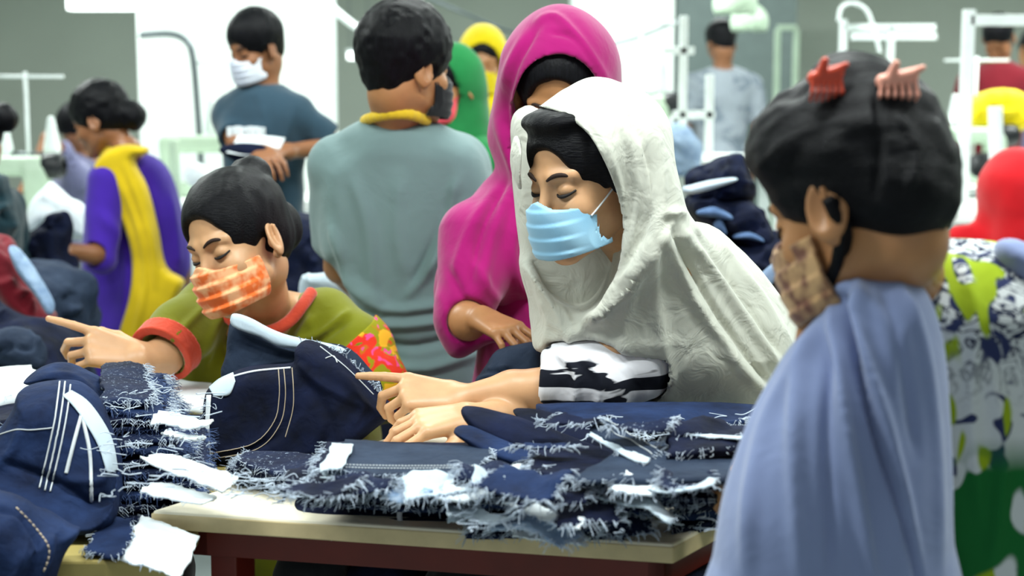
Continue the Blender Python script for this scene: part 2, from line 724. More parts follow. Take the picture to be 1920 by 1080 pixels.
def prism(poly, Y, Ya, Yb, sm=4, r=0.0):
    """outline (picture coordinates taken at depth Y) run straight back from depth Ya to Yb"""
    pp = smooth_poly(poly, sm) if sm > 1 else np.asarray(poly, float)
    a = np.array([W(q[0], q[1], Y)[[0, 2]] for q in pp])
    b = np.roll(a, -1, 0); e = b - a; L2 = (e ** 2).sum(1) + 1e-12

    def fn(P):
        x = P[:, [0, 2]]
        d2 = np.full(len(x), 1e9); s = np.zeros(len(x), bool)
        for i in range(len(a)):
            q = x - a[i]
            t = np.clip(q @ e[i] / L2[i], 0, 1)
            dd = q - t[:, None] * e[i]
            d2 = np.minimum(d2, (dd * dd).sum(1))
            c1 = a[i, 1] <= x[:, 1]; c2 = b[i, 1] > x[:, 1]
            cr = e[i, 0] * q[:, 1] - e[i, 1] * q[:, 0]
            s ^= (c1 & c2 & (cr > 0)) | (~c1 & ~c2 & (cr < 0))
        d = np.sqrt(d2) * np.where(s, -1, 1)
        dy = np.abs(P[:, 1] - (Ya + Yb) / 2) - abs(Yb - Ya) / 2
        q0, q1 = d + r, dy + r
        return np.minimum(np.maximum(q0, q1), 0) + np.sqrt(np.maximum(q0, 0) ** 2 + np.maximum(q1, 0) ** 2) - r
    lo, hi = a.min(0), a.max(0)
    return F(fn, [lo[0], min(Ya, Yb), lo[1]], [hi[0], max(Ya, Yb), hi[1]])


def onsurf(objs, pts, lift=.0008, n=8):
    """points of a drawn line laid onto the surface of meshes"""
    from mathutils.bvhtree import BVHTree
    bv = []
    for o in objs:
        me = o.data
        Vv = [v.co for v in me.vertices]
        bv.append(BVHTree.FromPolygons([tuple(v) for v in Vv], [tuple(p.vertices) for p in me.polygons]))
    q = spline([(p[0], p[1], 0) for p in pts], n)
    out = []
    for p in q:
        d = Vector(ray(p[0], p[1])).normalized()
        best = None
        for b_ in bv:
            h = b_.ray_cast(Vector((0, 0, CAM_H)), d)
            if h[0] is not None and (best is None or h[3] < best[3]):
                best = h
        if best:
            nn = best[1] if best[1].dot(d) < 0 else -best[1]
            out.append(np.array(best[0] + nn * lift))
    return np.array(out)


def seam(name, objs, lines, r, mat, parent, dash=True, lift=.0006):
    paths = []
    for ln in lines:
        P = onsurf(objs, ln, lift, 14)
        if len(P) < 3:
            continue
        if dash:
            L = np.concatenate([[0], np.cumsum(np.linalg.norm(np.diff(P, axis=0), axis=1))])
            s = 0
            while s < L[-1] - .004:
                a = np.array([np.interp(s, L, P[:, k]) for k in range(3)]); b = np.array([np.interp(s + .0055, L, P[:, k]) for k in range(3)])
                paths.append(np.array([a, b])); s += .0078
        else:
            paths.append(P)
    V, Fc = tubes(paths, r, 5)
    return mk(name, V, Fc, mat, parent)
# ------------------------------------------------------------------ the room
M['wall'] = plain('wall_paint', hexc('#a3aaa0'), .8, scale=1.2, var=.05)
M['pillar'] = plain('pillar_white', hexc('#f2f8f5'), .6, scale=2, var=.02)
M['floor'] = plain('floor_concrete', hexc('#8f9a98'), .35, scale=3, var=.12)
M['ceil'] = plain('ceiling_paint', hexc('#d5dcd8'), .8, scale=2, var=.03)
M['white_metal'] = plain('white_metal', hexc('#e8efee'), .35)
M['grey_metal'] = plain('grey_metal', hexc('#70787c'), .35, .6)
M['white_top'] = plain('white_laminate', hexc('#eef2ee'), .3, var=.02)
M['cream_top'] = plain('cream_board', hexc('#efe6cf'), .45, var=.04)
M['cream_edge'] = plain('cream_edge', hexc('#cdb98e'), .55, var=.1, scale=30)
M['red_brown'] = plain('red_brown_steel', hexc('#5e170c'), .4, var=.15)
M['green_metal'] = plain('machine_green', hexc('#b9cdb6'), .4)
M['plastic_black'] = plain('black_plastic', hexc('#15171b'), .4)

struct(boxobj('floor', [(0, 6.2, -.05, 11, 16.4, .1)], M['floor'], bevel=0))
struct(boxobj('ceiling', [(0, 6.6, 3.05, 11, 15.6, .1)], M['ceil'], bevel=0))
struct(boxobj('wall_left', [(-5.45, 6.2, 1.5, .1, 16.4, 3.0)], M['wall'], bevel=0))
struct(boxobj('wall_right', [(5.45, 6.2, 1.5, .1, 16.4, 3.0)], M['wall'], bevel=0))
struct(boxobj('wall_back', [(0, 14.45, 1.5, 11, .1, 3.0)], M['wall'], bevel=0))
struct(boxobj('baseboard_back', [(0, 14.38, .06, 10.8, .03, .12)], M['white_metal'], bevel=.005))
# pillars
x0 = W(255, 100, 8.0)[0]; x1 = W(595, 100, 8.0)[0]
struct(boxobj('trim_1', [((x0 + x1) / 2, 8.45, 1.5, x1 - x0, .9, 2.99)], M['pillar'], bevel=.03))
x0 = W(1075, 100, 9.0)[0]; x1 = W(1265, 100, 9.0)[0]
struct(boxobj('trim_2', [((x0 + x1) / 2, 9.35, 1.5, x1 - x0, .7, 2.99)], M['pillar'], bevel=.03))
# ceiling fixtures (the housings of the lamps)
for i, (lx, ly, e) in enumerate(LIGHTS):
    o = boxobj('ceiling_light', [(lx, ly, 2.94, 1.3, .26, .10)], M['white_metal'], bevel=.01)
    tag(o, 'white ceiling lamp housing, %s of the %s row from the front' % (['left', 'middle', 'right'][i % 3], ['first', 'second', 'third', 'fourth'][i // 3]), 'ceiling lamp', 'ceiling lamps of the workshop')
# hanging pale light fitting seen at the top left
em, nt, b = nodes('lit_tube')
b.inputs['Base Color'].default_value = (1, 1, 1, 1)
b.inputs['Emission Color'].default_value = (.9, 1, .97, 1)
b.inputs['Emission Strength'].default_value = 2.2


def hang_light(xa, xb, ya, yb, Y, label):
    a, c = W(xa, ya, Y), W(xb, yb, Y)
    r = empty('hanging_light', ((a[0] + c[0]) / 2, Y, min(a[2], c[2])), label, 'lamp')
    cx, w_ = (a[0] + c[0]) / 2, abs(c[0] - a[0])
    cz, h_ = (a[2] + c[2]) / 2, max(abs(a[2] - c[2]), .03)
    boxobj('diffuser', [(cx, Y, cz, w_, .1, h_)], em, r, .008)
    boxobj('housing', [(cx, Y, cz + h_ / 2 + .012, w_ + .02, .12, .02)], M['white_metal'], r, .004)
    for s in (-1, 1):
        V, Fc = tubes([np.array([[cx + s * w_ * .4, Y, cz + h_ / 2 + .02], [cx + s * w_ * .4, Y, 2.99]])], .004)
        mk('hanging_wire', V, Fc, M['grey_metal'], r)


hang_light(128, 250, -22, 20, 7.4, 'bright white hanging light box at the top left of the picture')
hang_light(652, 694, 98, 112, 12.5, 'small bright hanging lamp far off left of the man in the grey shirt')
# ------------------------------------------------------------------ people: heads
def head_skin():
    f = U(.03, ell((0, -.014, .036), (.074, .094, .084)), ell((0, .034, -.030), (.057, .056, .082)))
    f = U(.022, f, rc((.043, .010, -.068), (.012, .072, -.103), .017, .014), rc((-.043, .010, -.068), (-.012, .072, -.103), .017, .014))
    f = U(.02, f, ell((.036, .062, -.034), (.022, .022, .022)), ell((-.036, .062, -.034), (.022, .022, .022)))
    f = U(.014, f, rc((.012, .082, .017), (.044, .068, .018), .009, .008), rc((-.012, .082, .017), (-.044, .068, .018), .009, .008))
    f = S(f, U(.0, ell((.031, .096, -.002), (.017, .018, .013)), ell((-.031, .096, -.002), (.017, .018, .013))), .014)
    f = U(.006, f, ell((.031, .073, -.002), (.0150, .0125, .0115)), ell((-.031, .073, -.002), (.0150, .0125, .0115)))
    f = U(.012, f, rc((0, .084, .006), (0, .106, -.036), .0065, .0095), ell((0, .078, -.070), (.026, .018, .022)))
    f = U(.006, f, ell((.012, .094, -.040), (.0075, .009, .007)), ell((-.012, .094, -.040), (.0075, .009, .007)))
    f = U(.004, f, rc((-.017, .089, -.0665), (.017, .089, -.0665), .0050), ell((0, .0945, -.0655), (.012, .0055, .005)),
          rc((-.014, .0885, -.0775), (.014, .0885, -.0775), .0065))
    f = S(f, rc((-.022, .095, -.0715), (.022, .095, -.0715), .0014), .003)
    f = U(.012, f, ell((0, .080, -.105), (.018, .014, .013)))
    for s in (1, -1):
        R = rot(0, 0, 0)
        ear = ell((s * .078, -.010, -.013), (.0080, .0215, .0345), rot(-s * 22, 12, -s * 6))
        ear = S(ear, ell((s * .0865, -.006, -.010), (.0065, .0135, .0230), rot(-s * 22, 12, -s * 6)), .004)
        ear = U(.003, ear, ell((s * .0795, .004, -.020), (.004, .005, .008)), ell((s * .0765, -.004, -.042), (.0055, .009, .009)),
                rc((s * .082, -.015, .006), (s * .082, -.013, -.026), .003))
        f = U(.006, f, ear)
    return f


def neck_f(drop=.19, back=-.035, r=.052):
    return U(.02, rc((0, -.022, -.040), (0, -.026, -.062), r, r))


def hair_cap(grow=.0, low=.0, front=.0):
    f = U(.03, ell((0, -.014, .038), (.081 + grow, .102 + grow, .090 + grow)), ell((0, -.052, -.020 - low), (.060 + grow, .052 + grow, .055)))
    f = S(f, ell((0, .135, -.045 - front), (.092, .088, .118)), .006)
    f = S(f, U(.01, ell((.088, .008, -.030), (.030, .034, .036)), ell((-.088, .008, -.030), (.030, .034, .036))), .005)
    return f


def short_hair(grow=.006):
    f = U(.03, ell((0, -.012, .044), (.083 + grow, .104 + grow, .090 + grow)), ell((0, -.060, -.022), (.056, .040, .052)))
    f = S(f, ell((0, .130, -.040), (.095, .072, .105)), .006)
    f = S(f, U(.01, ell((.090, .012, -.040), (.034, .040, .048)), ell((-.090, .012, -.040), (.034, .040, .048))), .004)
    return f


def mask_f(lo=-.108, hi=-.020, grow=.006, pleat=.0016, wide=.060):
    base = U(.035, ell((0, .030, -.035), (.058, .062, .083)), ell((0, .083, -.035), (.024, .026, .030)), ell((0, .072, -.098), (.030, .028, .026)),
             ell((0, .080, -.068), (.036, .024, .030)), rc((.043, .010, -.068), (.012, .072, -.103), .017), rc((-.043, .010, -.068), (-.012, .072, -.103), .017))

    def fn(P):
        z = P[:, 2]
        ph = (z * 46) % 1.0
        saw = np.where(ph < .78, ph / .78, (1 - ph) / .22)
        d = base(P) - grow - pleat * (saw - .5) * 1.6 * np.clip((wide - np.abs(P[:, 0])) / .014, 0, 1)
        d = np.abs(d + .0022) - .0032
        ax = np.abs(P[:, 0])
        top = z - (hi + .010 * np.exp(-(P[:, 0] / .02) ** 2) - .15 * ax)
        bot = (lo + .10 * np.maximum(ax - .02, 0)) - z
        side = (ax - wide) * .9
        fr = (.028 - P[:, 1])
        return np.maximum.reduce([d, top, bot, side, fr])
    return F(fn, [-.09, .0, lo - .01], [.09, .135, hi + .02])


HEAD = head_skin()


class Head:
    def __init__(s, px, py, Y, yaw, pitch=0, roll=0, scale=1.0):
        s.t = W(px, py, Y); s.R = rot(yaw, pitch, roll); s.s = scale

    def f(s, g):
        return xf(g, s.R, s.t, s.s)

    def p(s, *v):
        return np.array(v) @ s.R.T * s.s + s.t

    def pts(s, L):
        return np.array([s.p(*v) for v in L])


def face_details(h, parent, brow=True, brown='brow', lid=True):
    L = []
    for s in (1, -1):
        if brow:
            L.append(([(s * .012, .0930, .0155), (s * .024, .0900, .0215), (s * .036, .0830, .0225), (s * .049, .0690, .0150)], [.0018, .0034, .0034, .0014]))
    for a, r in L:
        V, Fc = tubes([spline(h.pts(a), 4)], [np.interp(np.linspace(0, 1, 13), np.linspace(0, 1, 4), r) * h.s], 8)
        mk('eyebrow', V, Fc, M[brown], parent)
    L = []
    for s in (1, -1):
        L.append([(s * .0165, .0815, -.0080), (s * .024, .0862, -.0096), (s * .033, .0862, -.0098), (s * .042, .0800, -.0075), (s * .049, .0715, -.0035)])
    for a in L:
        V, Fc = tubes([spline(h.pts(a), 4)], [np.interp(np.linspace(0, 1, 17), [0, .5, 1], [.0014, .0030, .0014]) * h.s], 8)
        mk('eyelashes', V, Fc, M['lash'], parent)


def mask_part(h, parent, mat, strap, vox=.0022, **kw):
    o = part('face_mask', h.f(mask_f(**kw)), vox, mat, parent)
    hi, lo = kw.get('hi', -.02), kw.get('lo', -.108)
    L = []
    wd = min(kw.get('wide', .06), .062) * .96; yw = .046 + (.06 - wd) * 1.3
    for s in (1, -1):
        L.append(spline(h.pts([(s * (wd + .002), yw + .006, hi - .014), (s * .0745, .024, -.012), (s * .0800, -.004, .020), (s * .0835, -.022, .006), (s * .078, -.020, -.040), (s * .066, .010, -.062), (s * (wd - .003), yw, lo + .024)]), 6))
    for q in L:
        V, Fc = tubes([q], .0016 * h.s, 6)
        mk('ear_loop', V, Fc, strap, o)
    return o


# ------------------------------------------------------------------ people: hands
def hand_local(curl=(25, 35, 25), spread=1.0, thumb='rest', curls=None, side=1, k=.004):
    """wrist at the origin, fingers along +x, back of the hand towards +z, thumb side +y (side=1)"""
    ys = [.030, .010, -.010, -.028]
    ln = [(.040, .025, .021), (.045, .028, .022), (.041, .026, .022), (.032, .020, .019)]
    rr = [.0086, .0088, .0084, .0074]
    fs, palm = [], []
    for i in range(4):
        kx = [.088, .091, .086, .078][i]
        kn = np.array([kx, ys[i] * side, .003])
        palm.append(rc((.004, ys[i] * side * .62, .0), kn, .0145, .0108))
        c = curls[i] if curls else curl
        a, yaw = 0.0, rad(ys[i] * 260 * spread) * side
        p = kn
        for j in range(3):
            a += rad(c[j])
            q = p + ln[i][j] * np.array([math.cos(a) * math.cos(yaw), math.cos(a) * math.sin(yaw), -math.sin(a)])
            fs.append(rc(p, q, rr[i] * (1 - .10 * j), rr[i] * (.90 - .12 * j)))
            p = q
    th = {'rest': [(.016, .024, -.006), (.048, .046, -.018), (.078, .052, -.026), (.102, .048, -.030)],
          'tuck': [(.016, .024, -.006), (.046, .038, -.026), (.074, .028, -.036), (.094, .014, -.038)],
          'out': [(.016, .024, -.004), (.046, .054, -.010), (.070, .076, -.012), (.092, .090, -.012)]}[thumb]
    th = [(x, y * side, z) for x, y, z in th]
    T_ = U(.004, rc(th[0], th[1], .0155, .0115), rc(th[1], th[2], .0105, .0095), rc(th[2], th[3], .0095, .0075))
    f = U(.016, *palm)
    f = U(k * 1.5, f, U(.0015, *fs))
    f = U(.010, f, T_)
    return f


def basis(fwd, up):
    x = A3(fwd); x = x / np.linalg.norm(x)
    z = A3(up); z = z - x * (z @ x); z = z / np.linalg.norm(z)
    y = np.cross(z, x)
    return np.stack([x, y, z], 1)


def hand_at(wrist, fwd, up, scale=1.0, **kw):
    return xf(hand_local(**kw), basis(fwd, up), wrist, scale)


# ------------------------------------------------------------------ a standing body built round a head
class Body:
    """frame: N neck base, r right, f forward of the chest"""
    def __init__(s, h, byaw, sh=.185, lean=0.0, drop=.185, fat=1.0, hipw=1.0):
        s.h = h; s.byaw = byaw
        s.R = rot(byaw)
        base = h.p(0, -.03, 0); base = base - np.array([0, 0, drop * h.s])
        s.N = base; s.sh = sh * h.s; s.lean = lean; s.k = h.s; s.fat = fat; s.hipw = hipw

    def p(s, x, y, z):
        y = y + s.lean * z
        return s.N + s.R @ (np.array([x, y, z]) * s.k)

    def torso(s, grow=.0):
        g, ft = grow, s.fat
        E = lambda c, r: ell(s.p(*c), (np.array(r) + g) * s.k, s.R)
        sh = s.sh / s.k
        return U(.05, E((0, .01, -.14), (.150 * ft, .098 * ft, .165)), E((0, .015, -.34), (.135 * ft, .095 * ft, .17)),
                 E((0, .0, -.53), (.165 * ft * s.hipw, .110 * ft, .13)),
                 rc(s.p(-sh + .03, 0, -.065), s.p(0, .0, -.045), .050 + g, .058 + g), rc(s.p(sh - .03, 0, -.065), s.p(0, .0, -.045), .050 + g, .058 + g))

    def legs(s, r0=.085, r1=.055, grow=0):
        fz = lambda p: np.array([p[0], p[1], max(p[2], .09)])
        out = []
        for q in (-1, 1):
            hip, knee = s.p(q * .085, 0, -.60), s.p(q * .09, .01, -1.0)
            ank = np.array([*s.p(q * .09, 0, -1.0)[:2], .10])
            out.append(U(.03, rc(hip, knee, r0 + grow, r1 + grow), rc(fz(knee), ank, r1 + grow, .038 + grow)))
        return U(.02, *out)

    def shoes(s):
        out = []
        for q in (-1, 1):
            a = s.p(q * .09, 0, -1.0); hd = s.R @ np.array([0, .17, 0])
            a = np.array([a[0], a[1], .04])
            out.append(rc(a, a + hd, .042, .036))
        return S(U(.0, *out), half((0, 0, 1), 0.002), .002)


def standing(name, label, h, byaw, top, trousers=None, sleeve='short', arms=None, hair='short', skin_='skin_mid', vox=.006, mask=None,
             cat='person', lean=0, sh=.185, fat=1.0, hips=.56, extra=None, sleeve_cut=.55, top_grow=.016, wob=None, fold=None, hand_kw=None, group=None, hipw=1.0, hairf=None, legs=True):
    """arms: [(elbow, wrist, hand_fwd, hand_up)] in world coordinates for the body's left(-1)/right(+1)"""
    B = Body(h, byaw, sh, lean, fat=fat, hipw=hipw)
    root = empty(name, (B.N[0], B.N[1], 0), label, cat, group)
    fs = [h.f(U(.02, HEAD, neck_f())), B.torso(0), rc(h.p(0, -.024, -.05), B.N - [0, 0, .03], .050 * B.k, .052 * B.k)]
    sl = []
    for q, arm in zip((-1, 1), arms or ((None,) * 2)):
        S0 = B.p(q * (B.sh / B.k - .01), 0, -.075)
        if arm is None:
            el_, wr = B.p(q * .23, -.02, -.36), B.p(q * .22, .10, -.58)
            fw, up = wr - el_, B.R @ np.array([q, 0, 0.])
        else:
            el_, wr = A3(arm[0]), A3(arm[1])
            fw = A3(arm[2]) if len(arm) > 2 and arm[2] is not None else wr - el_
            up = A3(arm[3]) if len(arm) > 3 else np.array([0, 0, 1.])
        fs.append(U(.015, rc(S0, el_, .047 * B.k, .037 * B.k), rc(el_, wr, .037 * B.k, .025 * B.k)))
        fs.append(hand_at(wr, fw, up, B.k, side=q if arm is None or len(arm) < 5 else arm[4], **(hand_kw or {})))
        if sleeve == 'short':
            e2 = S0 + (el_ - S0) * (sleeve_cut + .25)
            s_ = rc(S0, e2, .060 * B.k, .060 * B.k)
            cut = halfat(S0 + (el_ - S0) * (sleeve_cut + .20), el_ - S0)
            s_ = I(s_, cut, .008)
            s_ = S(s_, rc(S0 + (el_ - S0) * .35, el_, .050 * B.k, .050 * B.k), .004)
        elif sleeve == 'long':
            s_ = U(.02, rc(S0, el_, .060 * B.k, .052 * B.k), rc(el_, el_ + (wr - el_) * .92, .052 * B.k, .040 * B.k))
        sl.append(s_)
    if legs:
        fs.append(B.legs(.075, .05))
    body = part('body', U(.03, *fs), vox, M[skin_], root)
    T_ = U(.02, B.torso(top_grow), *sl)
    T_ = S(T_, I(rc(h.p(0, -.02, -.06), B.N - np.array([0, 0, .08]), .058 * B.k, .060 * B.k), halfat(B.p(0, 0, -.018), B.R @ np.array([0, -.35, -1.0]))), .008)
    T_ = I(T_, halfat(B.p(0, 0, -hips), (0, 0, -1)), .01)
    part('shirt', T_, max(vox, .005), M[top], root, wob=wob or [(9, .006, 3), (20, .003, 5)], fold=fold)
    if trousers and legs:
        tr = U(.03, I(B.torso(.012), halfat(B.p(0, 0, -.44), (0, 0, 1)), .01), B.legs(.09, .066, .006))
        part('trousers', tr, max(vox, .009), M[trousers], root, wob=[(8, .006, 2)])
    if legs:
        part('shoes', B.shoes(), .007, M['plastic_black'], root)
    hf = hairf or (short_hair() if hair == 'short' else hair_cap())
    if hair == 'bun':
        hf = U(.01, hf, ell((0, -.125, .005), (.046, .040, .046)))
    if hair == 'topbun':
        hf = U(.01, hf, ell((0, -.075, .125), (.040, .038, .030)))
    if hair:
        part('hair', h.f(hf), min(vox, .005), M['hair'], root, wob=[((60, 60, 14), .002, 1)])
    if vox <= .006:
        face_details(h, root)
    if mask:
        mask_part(h, root, M[mask], M['lining'], vox=.003)
    return root, B


M['tee_grey'] = cloth('tshirt_grey_green', hexc('#6f8788'), .05, wr=9, bumps=.3)
M['tee_slate'] = cloth('tshirt_slate', hexc('#2b4353'), .08)
M['jeans_plain'] = cloth('trousers_navy', hexc('#0e1a33'), .1)
M['trouser_black'] = cloth('trousers_black', hexc('#14161a'), .1)
M['mask_orange'] = None
def mask_material(name, c1, c2, scale=30, detail=2):
    m, nt, b = nodes(name)
    v = mapping(nt, (1, 1, 1))
    n = ntex(nt, v, scale, detail)
    nt.links.new(ramp(nt, n, [(.40, c1), (.60, c2)]), b.inputs['Base Color'])
    b.inputs['Roughness'].default_value = .8
    b.inputs['Sheen Weight'].default_value = .2
    bump(nt, b, ntex(nt, mapping(nt), 600, 2), .2, .0006)
    return m


M['mask_orange'] = mask_material('mask_orange', hexc('#e8681c'), hexc('#f7b684'), 38)
M['mask_blue'] = mask_material('mask_blue', hexc('#8cc0e0'), hexc('#a6d4ee'), 10)
M['mask_white'] = mask_material('mask_white', hexc('#dde2ec'), hexc('#c9cfe0'), 10)
M['mask_pattern'] = mask_material('mask_tan_pattern', hexc('#6d3f2c'), hexc('#c39a6b'), 42, 4)
M['mask_red'] = mask_material('mask_red', hexc('#c01e3a'), hexc('#d84a55'), 20)
M['pink'] = cloth('pink_cotton', hexc('#a00868'), .07, wr=10, bumps=.3, sheen=.3)
M['white_shawl'] = cloth('white_cotton_gauze', hexc('#c2c3b8'), .05, wr=18, bumps=.55, sheen=.3)
M['blue_shawl'] = cloth('greyblue_cotton', hexc('#7b88b0'), .06, wr=9, bumps=.3, sheen=.3)
M['olive'] = cloth('olive_kurta', hexc('#74780c'), .10, wr=12)
M['coral'] = cloth('coral_border', hexc('#cf4a33'), .2, wr=60)
M['purple'] = cloth('purple_kurta', hexc('#3d1c96'), .12, wr=8)
M['yellow'] = cloth('yellow_dupatta', hexc('#d0b012'), .12, wr=8)
M['green_scarf'] = cloth('green_scarf', hexc('#0f6a34'), .2)
M['yellow_scarf'] = cloth('yellow_scarf', hexc('#e6cc10'), .1)
M['red_scarf'] = cloth('red_scarf', hexc('#c4101c'), .08, wr=8)
M['maroon'] = cloth('maroon_shirt', hexc('#6a0c1c'), .1)
M['lilac'] = cloth('lilac_shirt', hexc('#6f6f92'), .1)
M['lanyard'] = cloth('yellow_collar', hexc('#dcb92a'), .06)
M['teal_dark'] = cloth('dark_teal', hexc('#12303a'), .1)
M['grey_print'] = None


def print_mat(name, layers, base, rough=.85, wr=12):
    """layers: (noise scale, threshold lo, hi, colour, detail, distortion, stretch)"""
    m, nt, b = nodes(name)
    c = base
    for sc_, lo, hi, col, det, dist, st, ro in layers:
        v = mapping(nt, st, ro)
        f = ramp(nt, ntex(nt, v, sc_, det, .5, dist), [(lo, 0.0), (hi, 1.0)])
        c = mix(nt, f, c, col)
    nt.links.new(c, b.inputs['Base Color'])
    b.inputs['Roughness'].default_value = rough
    b.inputs['Specular IOR Level'].default_value = .2
    bump(nt, b, ntex(nt, mapping(nt), wr, 3, .5, 1), .3, .012)
    return m


M['zebra'] = print_mat('zebra_print', [(13, .49, .52, hexc('#10131f'), 2, .5, (.5, 1, 2.8), (0, .25, 0))], hexc('#dcdbe2'))
M['coral_floral'] = print_mat('coral_floral', [(22, .50, .56, hexc('#d9331f'), 2, 1, (1, 1, 1), (0, 0, 0)), (30, .60, .64, hexc('#e04a8a'), 2, 1, (1, 1, 1), (0, 0, 0)),
                                               (24, .62, .66, hexc('#e0a526'), 2, 1, (1, 1, 1.2), (0, 0, 0))], hexc('#8e8a10'))
M['grey_print'] = print_mat('grey_tee_print', [(9, .5, .6, hexc('#6f7a86'), 3, 1, (1, 1, 1), (0, 0, 0))], hexc('#98a0aa'))
# ------------------------------------------------------------------ loose cloth
def sheet(o, ux, uy, nx, ny, th, amp, seed, freq=3.0, curl=0.0, drape=None, ragged=0.0, sag=None):
    """a piece of cloth: corner o, sides ux and uy, thickness th, waves amp"""
    o, ux, uy = A3(o), A3(ux), A3(uy)
    rnd = random.Random(seed)
    n = np.cross(ux, uy); n /= np.linalg.norm(n)
    if n[2] < 0: n = -n
    u, v = np.meshgrid(np.linspace(0, 1, nx + 1), np.linspace(0, 1, ny + 1), indexing='ij')
    P = o + u[..., None] * ux + v[..., None] * uy
    lx, ly = np.linalg.norm(ux), np.linalg.norm(uy)
    if ragged:
        for A, ax, L, s in ((u, 0, lx, ux / lx), (v, 1, ly, uy / ly)):
            rg = np.array([rnd.uniform(-1, 1) for _ in range((nx + 1) * (ny + 1))]).reshape(A.shape)
            e = (np.minimum(A, 1 - A) < 1e-6)
            P = P + (rg * e * ragged)[..., None] * s
    w_ = np.zeros_like(u)
    for k in range(4):
        a = rnd.uniform(0, 6.28); f = rnd.uniform(.6, 1.6) * freq; ph = rnd.uniform(0, 6.28)
        w_ += np.sin((u * lx * math.cos(a) + v * ly * math.sin(a)) * f * 12 + ph) / (k + 1.2)
    P = P + (w_ * amp)[..., None] * n
    if curl:
        P = P + (curl * (np.abs(2 * v - 1) ** 4))[..., None] * n
    if sag is not None:
        P = P + sag(u, v)[..., None] * np.array([0, 0, 1.0])
    if drape is not None:
        P = drape(P)
    top = P.reshape(-1, 3)
    # local normals for the thickness
    gu = np.gradient(P, axis=0); gv = np.gradient(P, axis=1)
    nn = np.cross(gu, gv); nn /= np.linalg.norm(nn, axis=-1)[..., None] + 1e-12
    if (nn[..., 2].mean() < 0): nn = -nn
    bot = (P - nn * th).reshape(-1, 3)
    V = np.concatenate([top, bot]); N0 = len(top)
    idx = lambda i, j: i * (ny + 1) + j
    Fc = []
    flip = np.cross(ux, uy)[2] < 0
    for i in range(nx):
        for j in range(ny):
            q = [idx(i, j), idx(i + 1, j), idx(i + 1, j + 1), idx(i, j + 1)]
            if flip: q = q[::-1]
            Fc.append(tuple(q)); Fc.append(tuple(N0 + k for k in q[::-1]))
    ring = [idx(i, 0) for i in range(nx)] + [idx(nx, j) for j in range(ny)] + [idx(i, ny) for i in range(nx, 0, -1)] + [idx(0, j) for j in range(ny, 0, -1)]
    if flip: ring = ring[::-1]
    for k in range(len(ring)):
        a, b = ring[k], ring[(k + 1) % len(ring)]
        Fc.append((b, a, N0 + a, N0 + b))
    return V, Fc


def edge_threads(P, outv, n, ln, r, seed, droop=.5):
    """loose threads leaving along a polyline P"""
    rnd = random.Random(seed)
    P = np.asarray(P, float)
    outv = A3(outv); outv /= np.linalg.norm(outv)
    seg = np.linalg.norm(np.diff(P, axis=0), axis=1); cum = np.concatenate([[0], np.cumsum(seg)])
    paths, rs = [], []
    for _ in range(n):
        s = rnd.uniform(0, cum[-1])
        i = min(np.searchsorted(cum, s), len(P) - 1); i = max(i, 1)
        t = (s - cum[i - 1]) / (seg[i - 1] + 1e-9)
        p = P[i - 1] + (P[i] - P[i - 1]) * t
        d = outv + np.array([rnd.uniform(-1, 1), rnd.uniform(-1, 1), rnd.uniform(-.6, .6)]) * .8
        d /= np.linalg.norm(d)
        L = ln * rnd.uniform(.35, 1.3)
        d2 = d + np.array([rnd.uniform(-1, 1), rnd.uniform(-1, 1), rnd.uniform(-1, .6)]) * .9
        d2 = d2 / np.linalg.norm(d2)
        paths.append([p - d * .004, p + d * L * .4, p + d * L * .6 + d2 * L * .3 - [0, 0, droop * L * .2], p + d * L * .6 + d2 * L * .7 - [0, 0, droop * L * .4]])
        rs.append(r * rnd.uniform(.6, 1.3))
    return tubes(paths, rs, 3, close=False)


_cloth_seed = [100]


